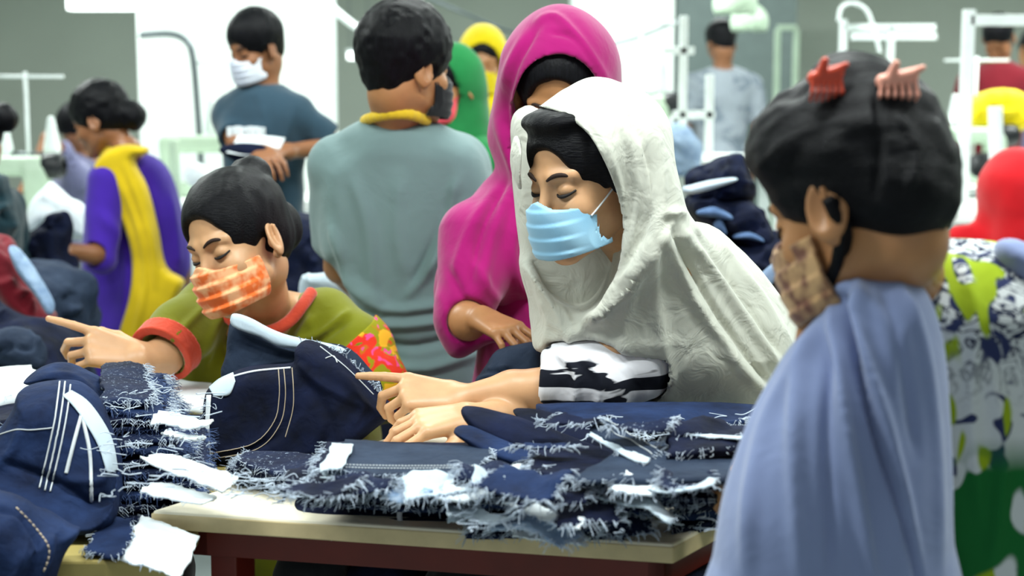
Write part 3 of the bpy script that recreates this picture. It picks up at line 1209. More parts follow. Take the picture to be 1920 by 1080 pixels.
def cloth_piece(name, label, cat, group, corners, mat, th=.006, amp=.003, freq=2.0, nx=22, ny=16, frays=(0, 1, 2, 3), fray_n=70, fray_len=.018, fray_r=.00075,
                fray_mat='fray', stitch=None, lining=None, curl=0, ragged=.002, sag=None, drape=None, seed=None, wav=.007, cl=.006):
    """corners: near-left, near-right, far-right, far-left in world space (bilinear patch)"""
    _cloth_seed[0] += 1
    sd = seed or _cloth_seed[0]
    c = [A3(p) for p in corners]
    base = c[0]
    ux, uy = c[1] - c[0], c[3] - c[0]
    ex = c[2] - (c[0] + ux + uy)
    ms_ = min(np.linalg.norm(ux), np.linalg.norm(uy))
    wav, cl = min(wav, ms_ * .16), min(cl, ms_ * .25)

    def warp(P):
        # bilinear correction for the fourth corner
        uu = ((P - base) @ ux) / (ux @ ux); vv = ((P - base) @ uy) / (uy @ uy)
        q = np.clip(uu, 0, 1) * np.clip(vv, 0, 1)
        P = P + q[..., None] * ex
        uu, vv = np.clip(uu, 0, 1), np.clip(vv, 0, 1)
        # edges that are not straight, corners that lift or droop
        e1_ = np.sin(vv * 9 + sd) * .5 + np.sin(vv * 23 + sd * 2.1) * .3
        e2_ = np.sin(uu * 8 + sd * 1.7) * .5 + np.sin(uu * 19 + sd * .7) * .3
        P = P + (wav * e1_ * np.clip(np.abs(2 * uu - 1) * 3 - 2, 0, 1))[..., None] * ux / np.linalg.norm(ux) + (wav * e2_ * np.clip(np.abs(2 * vv - 1) * 3 - 2, 0, 1))[..., None] * uy / np.linalg.norm(uy)
        lift = np.sin(uu * 3.1 + sd * 1.3) * np.sin(vv * 2.7 + sd * .9) * wav * .5 + cl * (np.abs(2 * uu - 1) * np.abs(2 * vv - 1)) ** 3 * np.sin(sd * 3.3 + np.round(uu) * 2 + np.round(vv) * 4)
        P = P + np.stack([0 * lift, 0 * lift, lift], -1)
        return drape(P) if drape else P
    V, Fc = sheet(base, ux, uy, nx, ny, th, amp, sd, freq, curl, warp, ragged, sag)
    root = mk(name, V, Fc, M[mat])
    tag(root, label, cat, group)
    top = V[:(nx + 1) * (ny + 1)].reshape(nx + 1, ny + 1, 3)
    edges = [(top[:, 0], -uy), (top[-1, :], ux), (top[:, -1], uy), (top[0, :], -ux)]
    Vs, Fs, nb = [], [], 0
    for e in frays:
        P, o_ = edges[e]
        L = np.linalg.norm(np.diff(P, axis=0), axis=1).sum()
        for dz, k in ((0, 1.0), (-th * .6, .6)):
            v_, f_ = edge_threads(P + [0, 0, dz], o_, int(fray_n * .42 * L / .25 * k) + 3, fray_len * .62, fray_r * .62, sd * 7 + e)
            Vs.append(v_); Fs += [tuple(nb + i for i in q) for q in f_]; nb += len(v_)
    if Vs:
        mk('frayed_threads', np.concatenate(Vs), Fs, M[fray_mat], root)
    if stitch:
        ps = []
        for (u0, v0, u1, v1) in stitch:
            n = 40
            for i in range(n):
                t0, t1 = i / n, (i + .62) / n
                q = []
                for t in (t0, t1):
                    u, v = u0 + (u1 - u0) * t, v0 + (v1 - v0) * t
                    fu, fv = u * nx, v * ny
                    i0, j0 = min(int(fu), nx - 1), min(int(fv), ny - 1)
                    a, b_ = fu - i0, fv - j0
                    p = top[i0, j0] * (1 - a) * (1 - b_) + top[i0 + 1, j0] * a * (1 - b_) + top[i0, j0 + 1] * (1 - a) * b_ + top[i0 + 1, j0 + 1] * a * b_
                    q.append(p + [0, 0, .0007])
                ps.append(np.array(q))
        v_, f_ = tubes(ps, .0011, 5)
        mk('stitching', v_, f_, M['stitch_pale'], root)
    return root


def TP(px, py, z):
    return T(px, py, z)


def quad(pp, z):
    """four picture points on a level (or per-point) height"""
    zs = z if hasattr(z, '__len__') else [z] * 4
    return [T(p[0], p[1], zz) for p, zz in zip(pp, zs)]


def ribbon(name, objs, A, B, mat, parent, lift=.002, th=.0015, n=6, mid=5):
    """a strip of cloth lying on the surface between two drawn lines"""
    a, b = spline([(p[0], p[1], 0) for p in A], n), spline([(p[0], p[1], 0) for p in B], n)
    rows = []
    for i in range(len(a)):
        r_ = onsurf(objs, [tuple(a[i][:2]), tuple(b[i][:2])], lift, mid)
        if len(r_) == mid + 1:
            rows.append(r_)
    if len(rows) < 2:
        return None
    R_ = np.array(rows); nr, nc = R_.shape[:2]
    top = R_.reshape(-1, 3)
    d = np.array([0, -1.0, .5]) * th
    V = np.concatenate([top + d, top - d]); N0 = len(top)
    ix = lambda i, j: i * nc + j
    Fc = []
    for i in range(nr - 1):
        for j in range(nc - 1):
            q = [ix(i, j), ix(i + 1, j), ix(i + 1, j + 1), ix(i, j + 1)]
            Fc.append(tuple(q)); Fc.append(tuple(N0 + k for k in q[::-1]))
    ring = [ix(i, 0) for i in range(nr - 1)] + [ix(nr - 1, j) for j in range(nc - 1)] + [ix(i, nc - 1) for i in range(nr - 1, 0, -1)] + [ix(0, j) for j in range(nc - 1, 0, -1)]
    for k in range(len(ring)):
        p, q = ring[k], ring[(k + 1) % len(ring)]
        Fc.append((q, p, N0 + p, N0 + q))
    return mk(name, V, Fc, M[mat] if isinstance(mat, str) else mat, parent)
# ------------------------------------------------------------------ the woman in the white shawl
def woman_white():
    h = Head(1103, 325, 2.60, 130, -14, 2, 1.07)
    root = empty('person', (W(1260, 700, 2.8)[0], 2.8, 0), 'woman in a white shawl and pale blue mask leaning over the table', 'person')
    shn, shf = W(1235, 520, 2.62), W(1170, 520, 2.92)
    eln, wrn = W(1110, 722, 2.60), W(862, 750, 2.60)
    body = U(.03, h.f(U(.02, HEAD, neck_f(.16, -.045, .048))), ell(W(1250, 600, 2.80), (.12, .12, .18)), rc(shn, shf, .06), rc(h.p(0, -.024, -.05), W(1225, 500, 2.77), .050, .06),
             rc(W(1250, 640, 2.83), W(1290, 850, 2.98), .12, .13), rc(W(1290, 900, 3.0), np.array([.36, 3.05, .50]), .12, .09),
             rc((.30, 3.02, .5), (.30, 3.05, .10), .065, .04), rc((.45, 3.02, .5), (.45, 3.08, .10), .065, .04))
    arm = U(.012, rc(shn, eln, .048, .040), rc(eln, W(960, 733, 2.61), .041, .033), rc(W(960, 733, 2.61), wrn, .033, .022))
    elf, wrf = W(1120, 770, 2.72), W(878, 782, 2.53)
    arm2 = U(.012, rc(shf, elf, .046, .038), rc(elf, wrf, .036, .022))
    # upper hand: index finger pointing along the bundle, the others closed on the cloth
    hu = hand_at(wrn + [0, 0, .0], W(700, 728, 2.60) - W(862, 748, 2.60), (0.10, -.55, .8), 1.02, side=-1, thumb='tuck', curls=[(10, 4, 3), (38, 48, 30), (48, 55, 30), (55, 58, 30)])
    # lower hand: spread over the denim, fingertips pressed down
    hl = hand_at(wrf, W(740, 806, 2.47) - wrf, (0, -.35, .95), .98, side=1, thumb='rest', curls=[(24, 34, 26), (22, 34, 26), (20, 34, 28), (20, 32, 26)], spread=.7)
    bw = part('body', U(.012, body, arm, arm2, hu, hl), .0028, M['skin_light'], root)
    part('hair', h.f(I(U(.015, U(.012, hair_cap(.002, 0, -.014), rc((.066, .030, .045), (.074, .016, -.018), .010, .006), rc((-.066, .030, .045), (-.074, .016, -.018), .010, .006)), ell((0, .050, .096), (.058, .034, .018))), half((0, 0, 1), .117), .01)), .003, M['hair_combed'], root, wob=[((80, 80, 14), .0015, 1)])
    face_details(h, root)
    mask_part(h, root, M['mask_blue'], M['lining'], hi=-.022, lo=-.101, wide=.058, grow=.007, pleat=.0012)
    seam('ear_loop', [bw], [[(1108, 404), (1128, 380), (1156, 342)]], .0017, M['lining'], root, dash=False, lift=.0012)
    # zebra sleeve
    d = W(1005, 712, 2.6) - W(1130, 700, 2.62)
    z = U(.02, rc(W(1190, 680, 2.64), W(1110, 708, 2.60), .070, .064), rc(W(1110, 708, 2.60), W(1015, 716, 2.60), .064, .050), pil([(1040, 650), (1120, 660), (1168, 720), (1160, 768), (1060, 772), (1030, 740)], 2.60, .05, .04))
    zs = z
    z = I(z, halfat(W(1012, 705, 2.6), (-1.0, 0, .10)), .008)
    z = S(z, rc(W(1090, 726, 2.60), W(950, 738, 2.60), .042, .040), .004)
    # shawl: hood, side fall, shoulders
    hood = U(.05, h.f(ell((0, -.035, .022), (.104, .122, .112))), h.f(ell((0, .034, .034), (.086, .086, .076))), h.f(ell((0, -.035, -.09), (.100, .105, .11))))
    fall = pil([(1150, 250), (1215, 215), (1262, 300), (1285, 400), (1300, 440), (1260, 500), (1190, 560), (1130, 600), (1100, 590), (1140, 520), (1158, 440), (1150, 340)], 2.60, .10, .08)
    chest = pil([(985, 500), (1030, 520), (1090, 560), (1150, 500), (1210, 480), (1230, 620), (1160, 690), (1090, 668), (1040, 655), (1000, 650), (1008, 580)], 2.68, .10, .06)
    far = pil([(965, 215), (1010, 205), (1070, 300), (1110, 480), (1130, 620), (1020, 630), (985, 540), (975, 470), (962, 380), (957, 290)], 2.755, .068, .022)
    mainp = pil([(1190, 470), (1240, 425), (1330, 418), (1400, 478), (1460, 555), (1503, 635), (1480, 705), (1440, 772), (1310, 776), (1170, 765), (1158, 715), (1098, 668), (1040, 648),
                 (1060, 600), (1140, 540)], 2.74, .165, .16, tilt=(.18, 0))
    armc = rc(W(1240, 490, 2.64), W(1160, 690, 2.63), .075, .064)
    outer = U(.04, U(.02, hood, fall), chest, far, mainp, armc)
    cav = h.f(U(.03, ell((0, -.02, .022), (.088, .112, .098)), ell((0, .03, -.06), (.080, .085, .11))))
    opening = prism([(930, 215), (975, 204), (1035, 206), (1088, 238), (1126, 300), (1148, 360), (1157, 430), (1152, 500), (1130, 560), (1090, 588), (1040, 566), (1008, 520), (985, 440),
                     (978, 330), (975, 260)], 2.60, 2.1, 2.68, r=.004)
    sh = S(S(outer, cav, .01), opening, .006)
    sh = S(sh, off(zs, .003), .006)
    sh = S(sh, rc(eln + [-.02, -.0, .0], eln + [-.3, -.0, -.0], .047), .01)
    fl = [([(1240, 430), (1300, 560), (1400, 700), (1450, 745)], 10, .012), ([(1275, 425), (1370, 560), (1460, 690)], 9, .013), ([(1320, 425), (1420, 550), (1485, 650)], 9, .011),
          ([(1225, 440), (1230, 560), (1260, 740)], 13, .007), ([(1200, 470), (1120, 590), (1060, 640)], 12, .009), ([(1215, 460), (1170, 600), (1180, 740)], 14, .007),
          ([(1258, 430), (1340, 580), (1440, 720)], 6, -.011), ([(1300, 425), (1395, 560), (1470, 670)], 6, -.011), ([(1200, 200), (1235, 300), (1240, 400), (1180, 540)], 8, .006),
          ([(1150, 200), (1190, 300), (1195, 400), (1160, 520)], 8, .006), ([(1175, 200), (1215, 300), (1218, 400), (1165, 540)], 5, -.006), ([(1225, 230), (1262, 340), (1262, 410), (1200, 520)], 8, .006),
          ([(1085, 200), (1140, 280), (1172, 400), (1168, 500)], 6, .004), ([(1240, 400), (1295, 400)], 8, .010), ([(1010, 560), (1030, 600), (1020, 645)], 7, .005),
          ([(1045, 570), (1070, 610), (1060, 650)], 7, .005), ([(1100, 600), (1140, 560), (1200, 500)], 9, .006), ([(1090, 650), (1160, 700), (1300, 770)], 8, .004)]
    part('shawl', sh, .0045, M['white_shawl'], root, fold=fl, wob=[(14, .004, 4), ((40, 40, 12), .0016, 6)], smooth_it=1)
    part('kurta_sleeve', z, .0035, M['zebra'], root, wob=[(16, .006, 8), (40, .002, 3)], fold=[([(1040, 660), (1080, 700), (1075, 765)], 8, .007), ([(1090, 670), (1125, 710), (1120, 765)], 8, .007)])
    skirt = U(.05, rc(W(1270, 690, 2.86), W(1290, 800, 2.94), .14, .16), rc(W(1290, 800, 2.94), (.37, 3.05, .35), .16, .20))
    part('kurta_skirt', I(skirt, halfat((0, 0, .22), (0, 0, -1)), .01), .012, M['zebra'], root)
    part('shoes', U(0, rc((.29, 3.03, .04), (.24, 2.87, .04), .042, .036), rc((.45, 3.06, .04), (.40, 2.90, .04), .042, .036)), .008, M['plastic_black'], root)


woman_white()
# ------------------------------------------------------------------ the woman in the olive kurta
def woman_green():
    h = Head(447, 450, 3.02, 146, -14, 15, 1.06)
    root = empty('person', (W(520, 700, 3.3)[0], 3.32, 0), 'woman in an olive kurta and orange mask, head tilted, pointing with one finger', 'person')
    nb = W(505, 610, 3.20)
    shl, shr = W(385, 590, 3.18), W(610, 600, 3.22)
    cuff, wr = W(308, 668, 3.04), W(262, 674, 2.99)
    elr, wrr = W(715, 720, 3.12), W(640, 735, 2.98)
    torso = U(.05, ell(W(500, 700, 3.25), (.14, .09, .17)), rc(shl, shr, .05), rc(W(500, 760, 3.3), (-.45, 3.38, .62), .13, .14))
    arm = U(.012, rc(shl, cuff, .043, .036), rc(cuff, wr, .036, .027))
    arm2 = U(.012, rc(shr, elr, .043, .036), rc(elr, wrr, .035, .024))
    hd = hand_at(wr, W(150, 646, 2.97) - wr, (-.12, -.72, .72), 1.06, side=-1, thumb='rest', curls=[(4, 5, 4), (34, 48, 30), (42, 55, 34), (48, 55, 34)])
    hd2 = hand_at(wrr, W(560, 760, 2.9) - wrr, (0, 0, 1), 1.0, side=1)
    legs = U(.02, rc((-.53, 3.38, .55), (-.54, 3.36, .10), .07, .04), rc((-.37, 3.38, .55), (-.36, 3.36, .10), .07, .04))
    part('body', U(.03, h.f(U(.02, HEAD, neck_f(r=.046))), rc(h.p(0, -.024, -.05), nb + [0, .03, -.02], .045, .050), torso, U(.012, arm, hd), U(.012, arm2, hd2), legs),
         .003, M['skin_light'], root)
    hair = U(.012, hair_cap(.003, 0, -.024), ell((.0, -.085, .098), (.044, .036, .034)), ell((0, -.11, -.01), (.045, .035, .05)))
    part('hair', h.f(hair), .0032, M['hair_combed'], root, wob=[((70, 70, 14), .0018, 1)])
    face_details(h, root)
    mask_part(h, root, M['mask_orange'], M['lining'], hi=-.022, lo=-.108, wide=.070, grow=.007, pleat=.003)
    # kurta
    k = pil([(350, 560), (380, 535), (430, 590), (500, 625), (548, 590), (575, 552), (640, 566), (692, 612), (738, 690), (742, 790), (330, 790), (335, 660), (335, 600)], 3.23, .115, .075)
    sl = U(.02, rc(W(392, 580, 3.17), W(345, 620, 3.10), .062, .060), rc(W(345, 620, 3.10), W(290, 676, 3.02), .060, .056))
    cutp, cn = W(308, 666, 3.04), W(290, 690, 3.01) - W(330, 640, 3.08)
    sl_full = S(I(sl, halfat(cutp, cn), .003), rc(W(340, 640, 3.09), W(270, 690, 2.99), .046, .048), .002)
    sr = U(.02, rc(W(612, 600, 3.20), W(672, 650, 3.15), .066, .060), rc(W(672, 650, 3.15), W(715, 725, 3.10), .060, .052))
    skirt = rc((-.45, 3.36, .70), (-.45, 3.38, .35), .17, .21)
    ku = U(.03, k, sl_full, sr, skirt)
    ku = S(ku, U(.02, rc(h.p(0, -.03, -.08), nb + [0, -.01, .040], .050, .058), ell(W(492, 585, 3.12), (.062, .06, .04))), .008)
    ku = I(ku, halfat((0, 0, .33), (0, 0, -1)), .01)
    part('kurta', ku, .0045, M['olive'], root, wob=[(12, .006, 5)], smooth_it=1,
         fold=[([(440, 600), (430, 660), (440, 710)], 9, -.010), ([(400, 560), (350, 610), (320, 640)], 8, .007), ([(420, 580), (395, 640), (385, 700)], 9, .008), ([(590, 590), (560, 640), (590, 690)], 9, .008),
               ([(650, 600), (600, 640), (575, 670)], 7, -.009), ([(660, 580), (610, 620), (565, 640)], 7, .008), ([(690, 640), (640, 660), (600, 690)], 8, .007)])
    cf = S(I(I(off(sl, .0075), halfat(cutp + cn * .05, cn), .001), halfat(cutp - cn / np.linalg.norm(cn) * .030, -cn), .001), rc(W(340, 640, 3.09), W(270, 690, 2.99), .047, .049), .001)
    part('sleeve_border', cf, .003, M['coral'], root)
    fl = I(off(sr, .0075), halfat(W(655, 640, 3.15), W(600, 600, 3.15) - W(700, 700, 3.15)), .002)
    part('sleeve_border', fl, .0035, M['coral_floral'], root, wob=[(20, .003, 2)])
    # neckline band laid on the kurta
    pts = []
    for px, py, Y in [(400, 560, 3.13), (425, 592, 3.11), (460, 615, 3.10), (502, 622, 3.095), (540, 604, 3.10), (566, 574, 3.12), (584, 548, 3.16)]:
        pts.append(W(px, py, Y))
    V, Fc = tubes([spline(pts, 6)], .0125, 12)
    mk('neck_border', V, Fc, M['coral'], root)
    part('shoes', U(0, rc((-.55, 3.36, .04), (-.56, 3.20, .04), .042, .036), rc((-.36, 3.36, .04), (-.35, 3.20, .04), .042, .036)), .008, M['plastic_black'], root)


woman_green()
# ------------------------------------------------------------------ the woman in the magenta shawl
def woman_pink():
    h = Head(1050, 172, 3.12, 172, -30, 0, 1.04)
    root = empty('person', (W(1030, 700, 3.2)[0], 3.22, 0), 'woman in a magenta shawl standing behind the woman in white, looking down', 'person')
    nb = W(1040, 330, 3.2)
    sl, sr = W(955, 390, 3.24), W(1140, 370, 3.2)
    ell_, wr = W(862, 585, 3.08), W(900, 596, 2.97)
    arm = U(.012, rc(sl, ell_, .040, .038), rc(ell_, W(878, 602, 3.0), .037, .036), rc(W(878, 602, 3.0), wr, .034, .024))
    hd = hand_at(wr, W(975, 634, 2.885) - wr, (.25, -.55, .80), .92, side=1, thumb='tuck', curls=[(14, 26, 18), (18, 28, 18), (22, 30, 20), (28, 32, 20)])
    arm2 = U(.012, rc(sr, W(1170, 580, 3.1), .045, .038), rc(W(1170, 580, 3.1), W(1080, 640, 2.98), .036, .024))
    hd2 = hand_at(W(1080, 640, 2.98), (-.9, -.2, -.2), (0, -.5, .8), .98, side=-1)
    part('body', U(.03, h.f(U(.02, HEAD, neck_f(.15, -.05))), rc(h.p(0, -.024, -.05), nb, .050, .055), rc(sl, sr, .045), ell(W(1040, 520, 3.24), (.13, .09, .18)),
                   rc(W(1040, 600, 3.26), (.09, 3.27, .78), .13, .13), U(.01, arm, hd), U(.01, arm2, hd2),
                   rc((.0, 3.27, .75), (.0, 3.27, .1), .08, .04), rc((.17, 3.27, .75), (.17, 3.27, .1), .08, .04)), .0036, M['skin_mid'], root)
    part('hair', h.f(hair_cap(.004, 0, -.028)), .004, M['hair'], root, wob=[((70, 70, 14), .0018, 1)])
    face_details(h, root)
    mask_part(h, root, M['mask_blue'], M['lining'], vox=.003)
    hood = U(.05, h.f(ell((0, -.02, .030), (.112, .122, .122))), ell(W(1045, 250, 3.18), (.125, .11, .16)))
    mainp = pil([(925, 190), (950, 110), (1000, 60), (1090, 60), (1150, 160), (1185, 260), (1200, 380), (1200, 520), (1120, 640), (1010, 650), (985, 580), (935, 572), (890, 568), (866, 590), (872, 640),
                 (856, 668), (832, 640), (815, 560), (822, 500), (850, 440), (872, 385), (905, 340), (936, 308), (918, 255)], 3.20, .13, .12)
    low = pil([(830, 560), (866, 600), (900, 620), (960, 622), (1010, 630), (1010, 655), (960, 640), (905, 642), (860, 668), (835, 645)], 3.04, .045, .05)
    cav = h.f(U(.03, ell((0, -.01, .030), (.092, .108, .106)), ell((0, .03, -.06), (.080, .085, .10))))
    op = prism([(960, 230), (964, 180), (990, 128), (1042, 103), (1092, 120), (1124, 165), (1136, 230), (1130, 330), (1090, 380), (1010, 380), (965, 320)], 3.12, 2.6, 3.10, r=.004)
    slv = rc(W(900, 450, 3.12), W(866, 596, 3.04), .085, .052)
    sh = S(S(U(.035, hood, mainp, low, slv), cav, .01), op, .006)
    sh = S(sh, rc(W(878, 602, 3.0), W(960, 596, 2.90), .040, .040), .01)
    sh = U(.03, sh, rc(sr, W(1172, 560, 3.1), .07, .058))
    part('shawl', sh, .0052, M['pink'], root, smooth_it=1, wob=[(12, .005, 3)],
         fold=[([(985, 60), (945, 150), (930, 220), (965, 320), (990, 420)], 9, .010), ([(1010, 50), (965, 130), (950, 230), (985, 330)], 6, -.008), ([(960, 350), (920, 450), (900, 560)], 12, .008),
               ([(930, 350), (880, 430), (850, 520)], 10, .008), ([(950, 340), (905, 430), (880, 540)], 7, -.010), ([(985, 380), (960, 470), (985, 560)], 10, .009), ([(880, 480), (930, 560), (1000, 580)], 10, .008),
               ([(840, 500), (880, 570), (960, 600)], 8, -.007), ([(1000, 45), (1040, 30), (1090, 80), (1150, 170)], 8, .007), ([(1030, 60), (1080, 75), (1130, 150)], 6, -.006)])
    part('kurta_skirt', U(.05, rc(W(1040, 480, 3.25), (.09, 3.26, .78), .155, .165), rc((.09, 3.26, .78), (.09, 3.28, .40), .17, .21)), .012, M['pink'], root)
    part('shoes', U(0, rc((.0, 3.26, .04), (.0, 3.10, .04), .042, .036), rc((.17, 3.26, .04), (.17, 3.10, .04), .042, .036)), .008, M['plastic_black'], root)


woman_pink()


# ------------------------------------------------------------------ the man in the grey T-shirt, from behind
def man_grey():
    h = Head(762, 124, 3.66, -50, -6, 0, 1.03)
    root = empty('person', (W(760, 700, 3.7)[0], 3.72, 0), 'man in a plain grey-green T-shirt with yellow collar seen from behind', 'person')
    nb = W(742, 240, 3.70)
    sl, sr = W(636, 310, 3.72), W(862, 312, 3.76)
    e1, w1 = W(640, 500, 3.84), W(690, 560, 4.02)
    e2, w2 = W(905, 520, 3.86), W(860, 580, 4.04)
    body = U(.03, h.f(U(.02, HEAD, neck_f(r=.056))), rc(h.p(0, -.024, -.05), nb + [0, .02, -.03], .054, .060), rc(sl, sr, .045), ell(W(760, 450, 3.74), (.15, .09, .20)), rc(W(780, 600, 3.74), (-.24, 3.76, .80), .10, .11),
             U(.01, rc(sl, e1, .052, .042), rc(e1, w1, .040, .028), hand_at(w1, w1 - e1, (0, -.3, .9), 1.08, side=1)),
             U(.01, rc(sr, e2, .046, .042), rc(e2, w2, .040, .028), hand_at(w2, w2 - e2, (0, -.3, .9), 1.08, side=-1)))
    part('body', body, .0045, M['skin_mid'], root)
    part('hair', h.f(U(.02, short_hair(.012), ell((0, -.01, .085), (.07, .08, .062)))), .004, M['hair'], root, wob=[(60, .003, 1)])
    mask_part(h, root, M['trouser_black'], M['lining'], vox=.003)
    t = pil([(640, 264), (690, 232), (800, 232), (862, 246), (902, 275), (925, 350), (930, 500), (925, 650), (915, 790), (745, 790), (735, 690), (690, 610), (650, 540), (628, 500), (605, 470), (592, 380),
             (594, 310), (615, 280)], 3.74, .125, .075)
    s1 = S(I(rc(sl, e1, .068, .066), halfat(W(620, 462, 3.80), e1 - sl), .006), rc(sl + (e1 - sl) * .5, e1 + (e1 - sl) * .2, .052, .054), .003)
    s2 = S(I(rc(sr, e2, .068, .066), halfat(W(900, 470, 3.80), e2 - sr), .006), rc(sr + (e2 - sr) * .5, e2 + (e2 - sr) * .2, .052, .054), .003)
    t = S(U(.03, t, s1, s2, rc(sl, sr, .066), ell(W(742, 262, 3.71), (.125, .085, .058))), I(rc(nb + [0, 0, -.02], h.p(0, -.03, -.03), .062, .066), halfat(W(742, 224, 3.65), (0, -.12, -1))), .008)
    part('t_shirt', t, .0055, M['tee_grey'], root, smooth_it=1, wob=[(8, .006, 9)],
         fold=[([(660, 330), (690, 430), (700, 560)], 14, 0.0114), ([(860, 330), (830, 420), (800, 520)], 10, 0.0152), ([(880, 380), (830, 470), (760, 560)], 10, 0.0152), ([(845, 360), (815, 450), (770, 540)], 7, -0.0133),
               ([(620, 420), (660, 520), (720, 570)], 10, 0.0152), ([(640, 500), (720, 580), (880, 560)], 9, 0.0171), ([(680, 600), (760, 610), (900, 590)], 9, 0.0171), ([(700, 640), (780, 650), (900, 620)], 9, -0.0152),
               ([(730, 680), (800, 690), (900, 660)], 9, 0.0171), ([(750, 330), (745, 430), (760, 520)], 14, 0.0076)])
    pts = [W(px, py, Y) for px, py, Y in [(684, 226, 3.69), (700, 220, 3.64), (735, 214, 3.605), (770, 215, 3.61), (800, 226, 3.66)]]
    part('collar', chain(spline(pts, 3), .0115, .004), .004, M['lanyard'], root)
    tr = U(.03, rc((-.22, 3.77, .80), (-.23, 3.77, .74), .10, .13), rc((-.33, 3.76, .74), (-.34, 3.76, .10), .095, .06), rc((-.15, 3.76, .74), (-.14, 3.76, .10), .095, .06))
    part('trousers', tr, .010, M['jeans_plain'], root, wob=[(9, .006, 2)])
    part('shoes', U(0, rc((-.34, 3.74, .045), (-.37, 3.92, .04), .046, .038), rc((-.14, 3.74, .045), (-.11, 3.92, .04), .046, .038)), .008, M['plastic_black'], root)


man_grey()
# ------------------------------------------------------------------ the woman in the right foreground, from behind
def floral():
    m, nt, b = nodes('floral_kurta')
    v = mapping(nt)
    base = hexc('#c9cdcf')
    sep = nt.nodes.new('ShaderNodeSeparateXYZ'); nt.links.new(v, sep.inputs[0])

    def zgate(lo, hi):
        mr = nt.nodes.new('ShaderNodeMapRange'); mr.inputs['From Min'].default_value = lo; mr.inputs['From Max'].default_value = hi
        nt.links.new(sep.outputs['Z'], mr.inputs['Value'])
        return mr.outputs[0]

    def m2(a, c):
        q = nt.nodes.new('ShaderNodeMath'); q.operation = 'MULTIPLY'
        nt.links.new(a, q.inputs[0]); nt.links.new(c, q.inputs[1])
        return q.outputs[0]
    scr = ramp(nt, ntex(nt, v, 26, 2, .5, 2.6), [(.47, 0.0), (.50, 1.0), (.56, 1.0), (.60, 0.0)])
    c = mix(nt, m2(scr, zgate(1.12, 1.20)), base, hexc('#1c2440'))
    dots = ramp(nt, ntex(nt, v, 34, 1, .5, .6), [(.60, 0.0), (.64, 1.0)])
    c = mix(nt, dots, c, hexc('#2b3358'))
    vs = mapping(nt, (1.5, 1, .55), (0, .35, 0))
    lime = ramp(nt, ntex(nt, vs, 17, 1, .5, .6), [(.53, 0.0), (.56, 1.0)])
    c = mix(nt, m2(lime, zgate(1.34, 1.28)), c, hexc('#93a81c'))
    vg = mapping(nt, (1.2, 1, .8), (0, -.3, 0))
    gr = ramp(nt, ntex(nt, vg, 13, 1, .5, .5), [(.50, 0.0), (.53, 1.0)])
    c = mix(nt, m2(gr, zgate(1.09, 1.05)), c, hexc('#12622c'))
    nt.links.new(c, b.inputs['Base Color'])
    b.inputs['Roughness'].default_value = .85
    b.inputs['Specular IOR Level'].default_value = .2
    bump(nt, b, ntex(nt, v, 12, 3, .5, 1), .3, .012)
    return m


M['floral'] = floral()


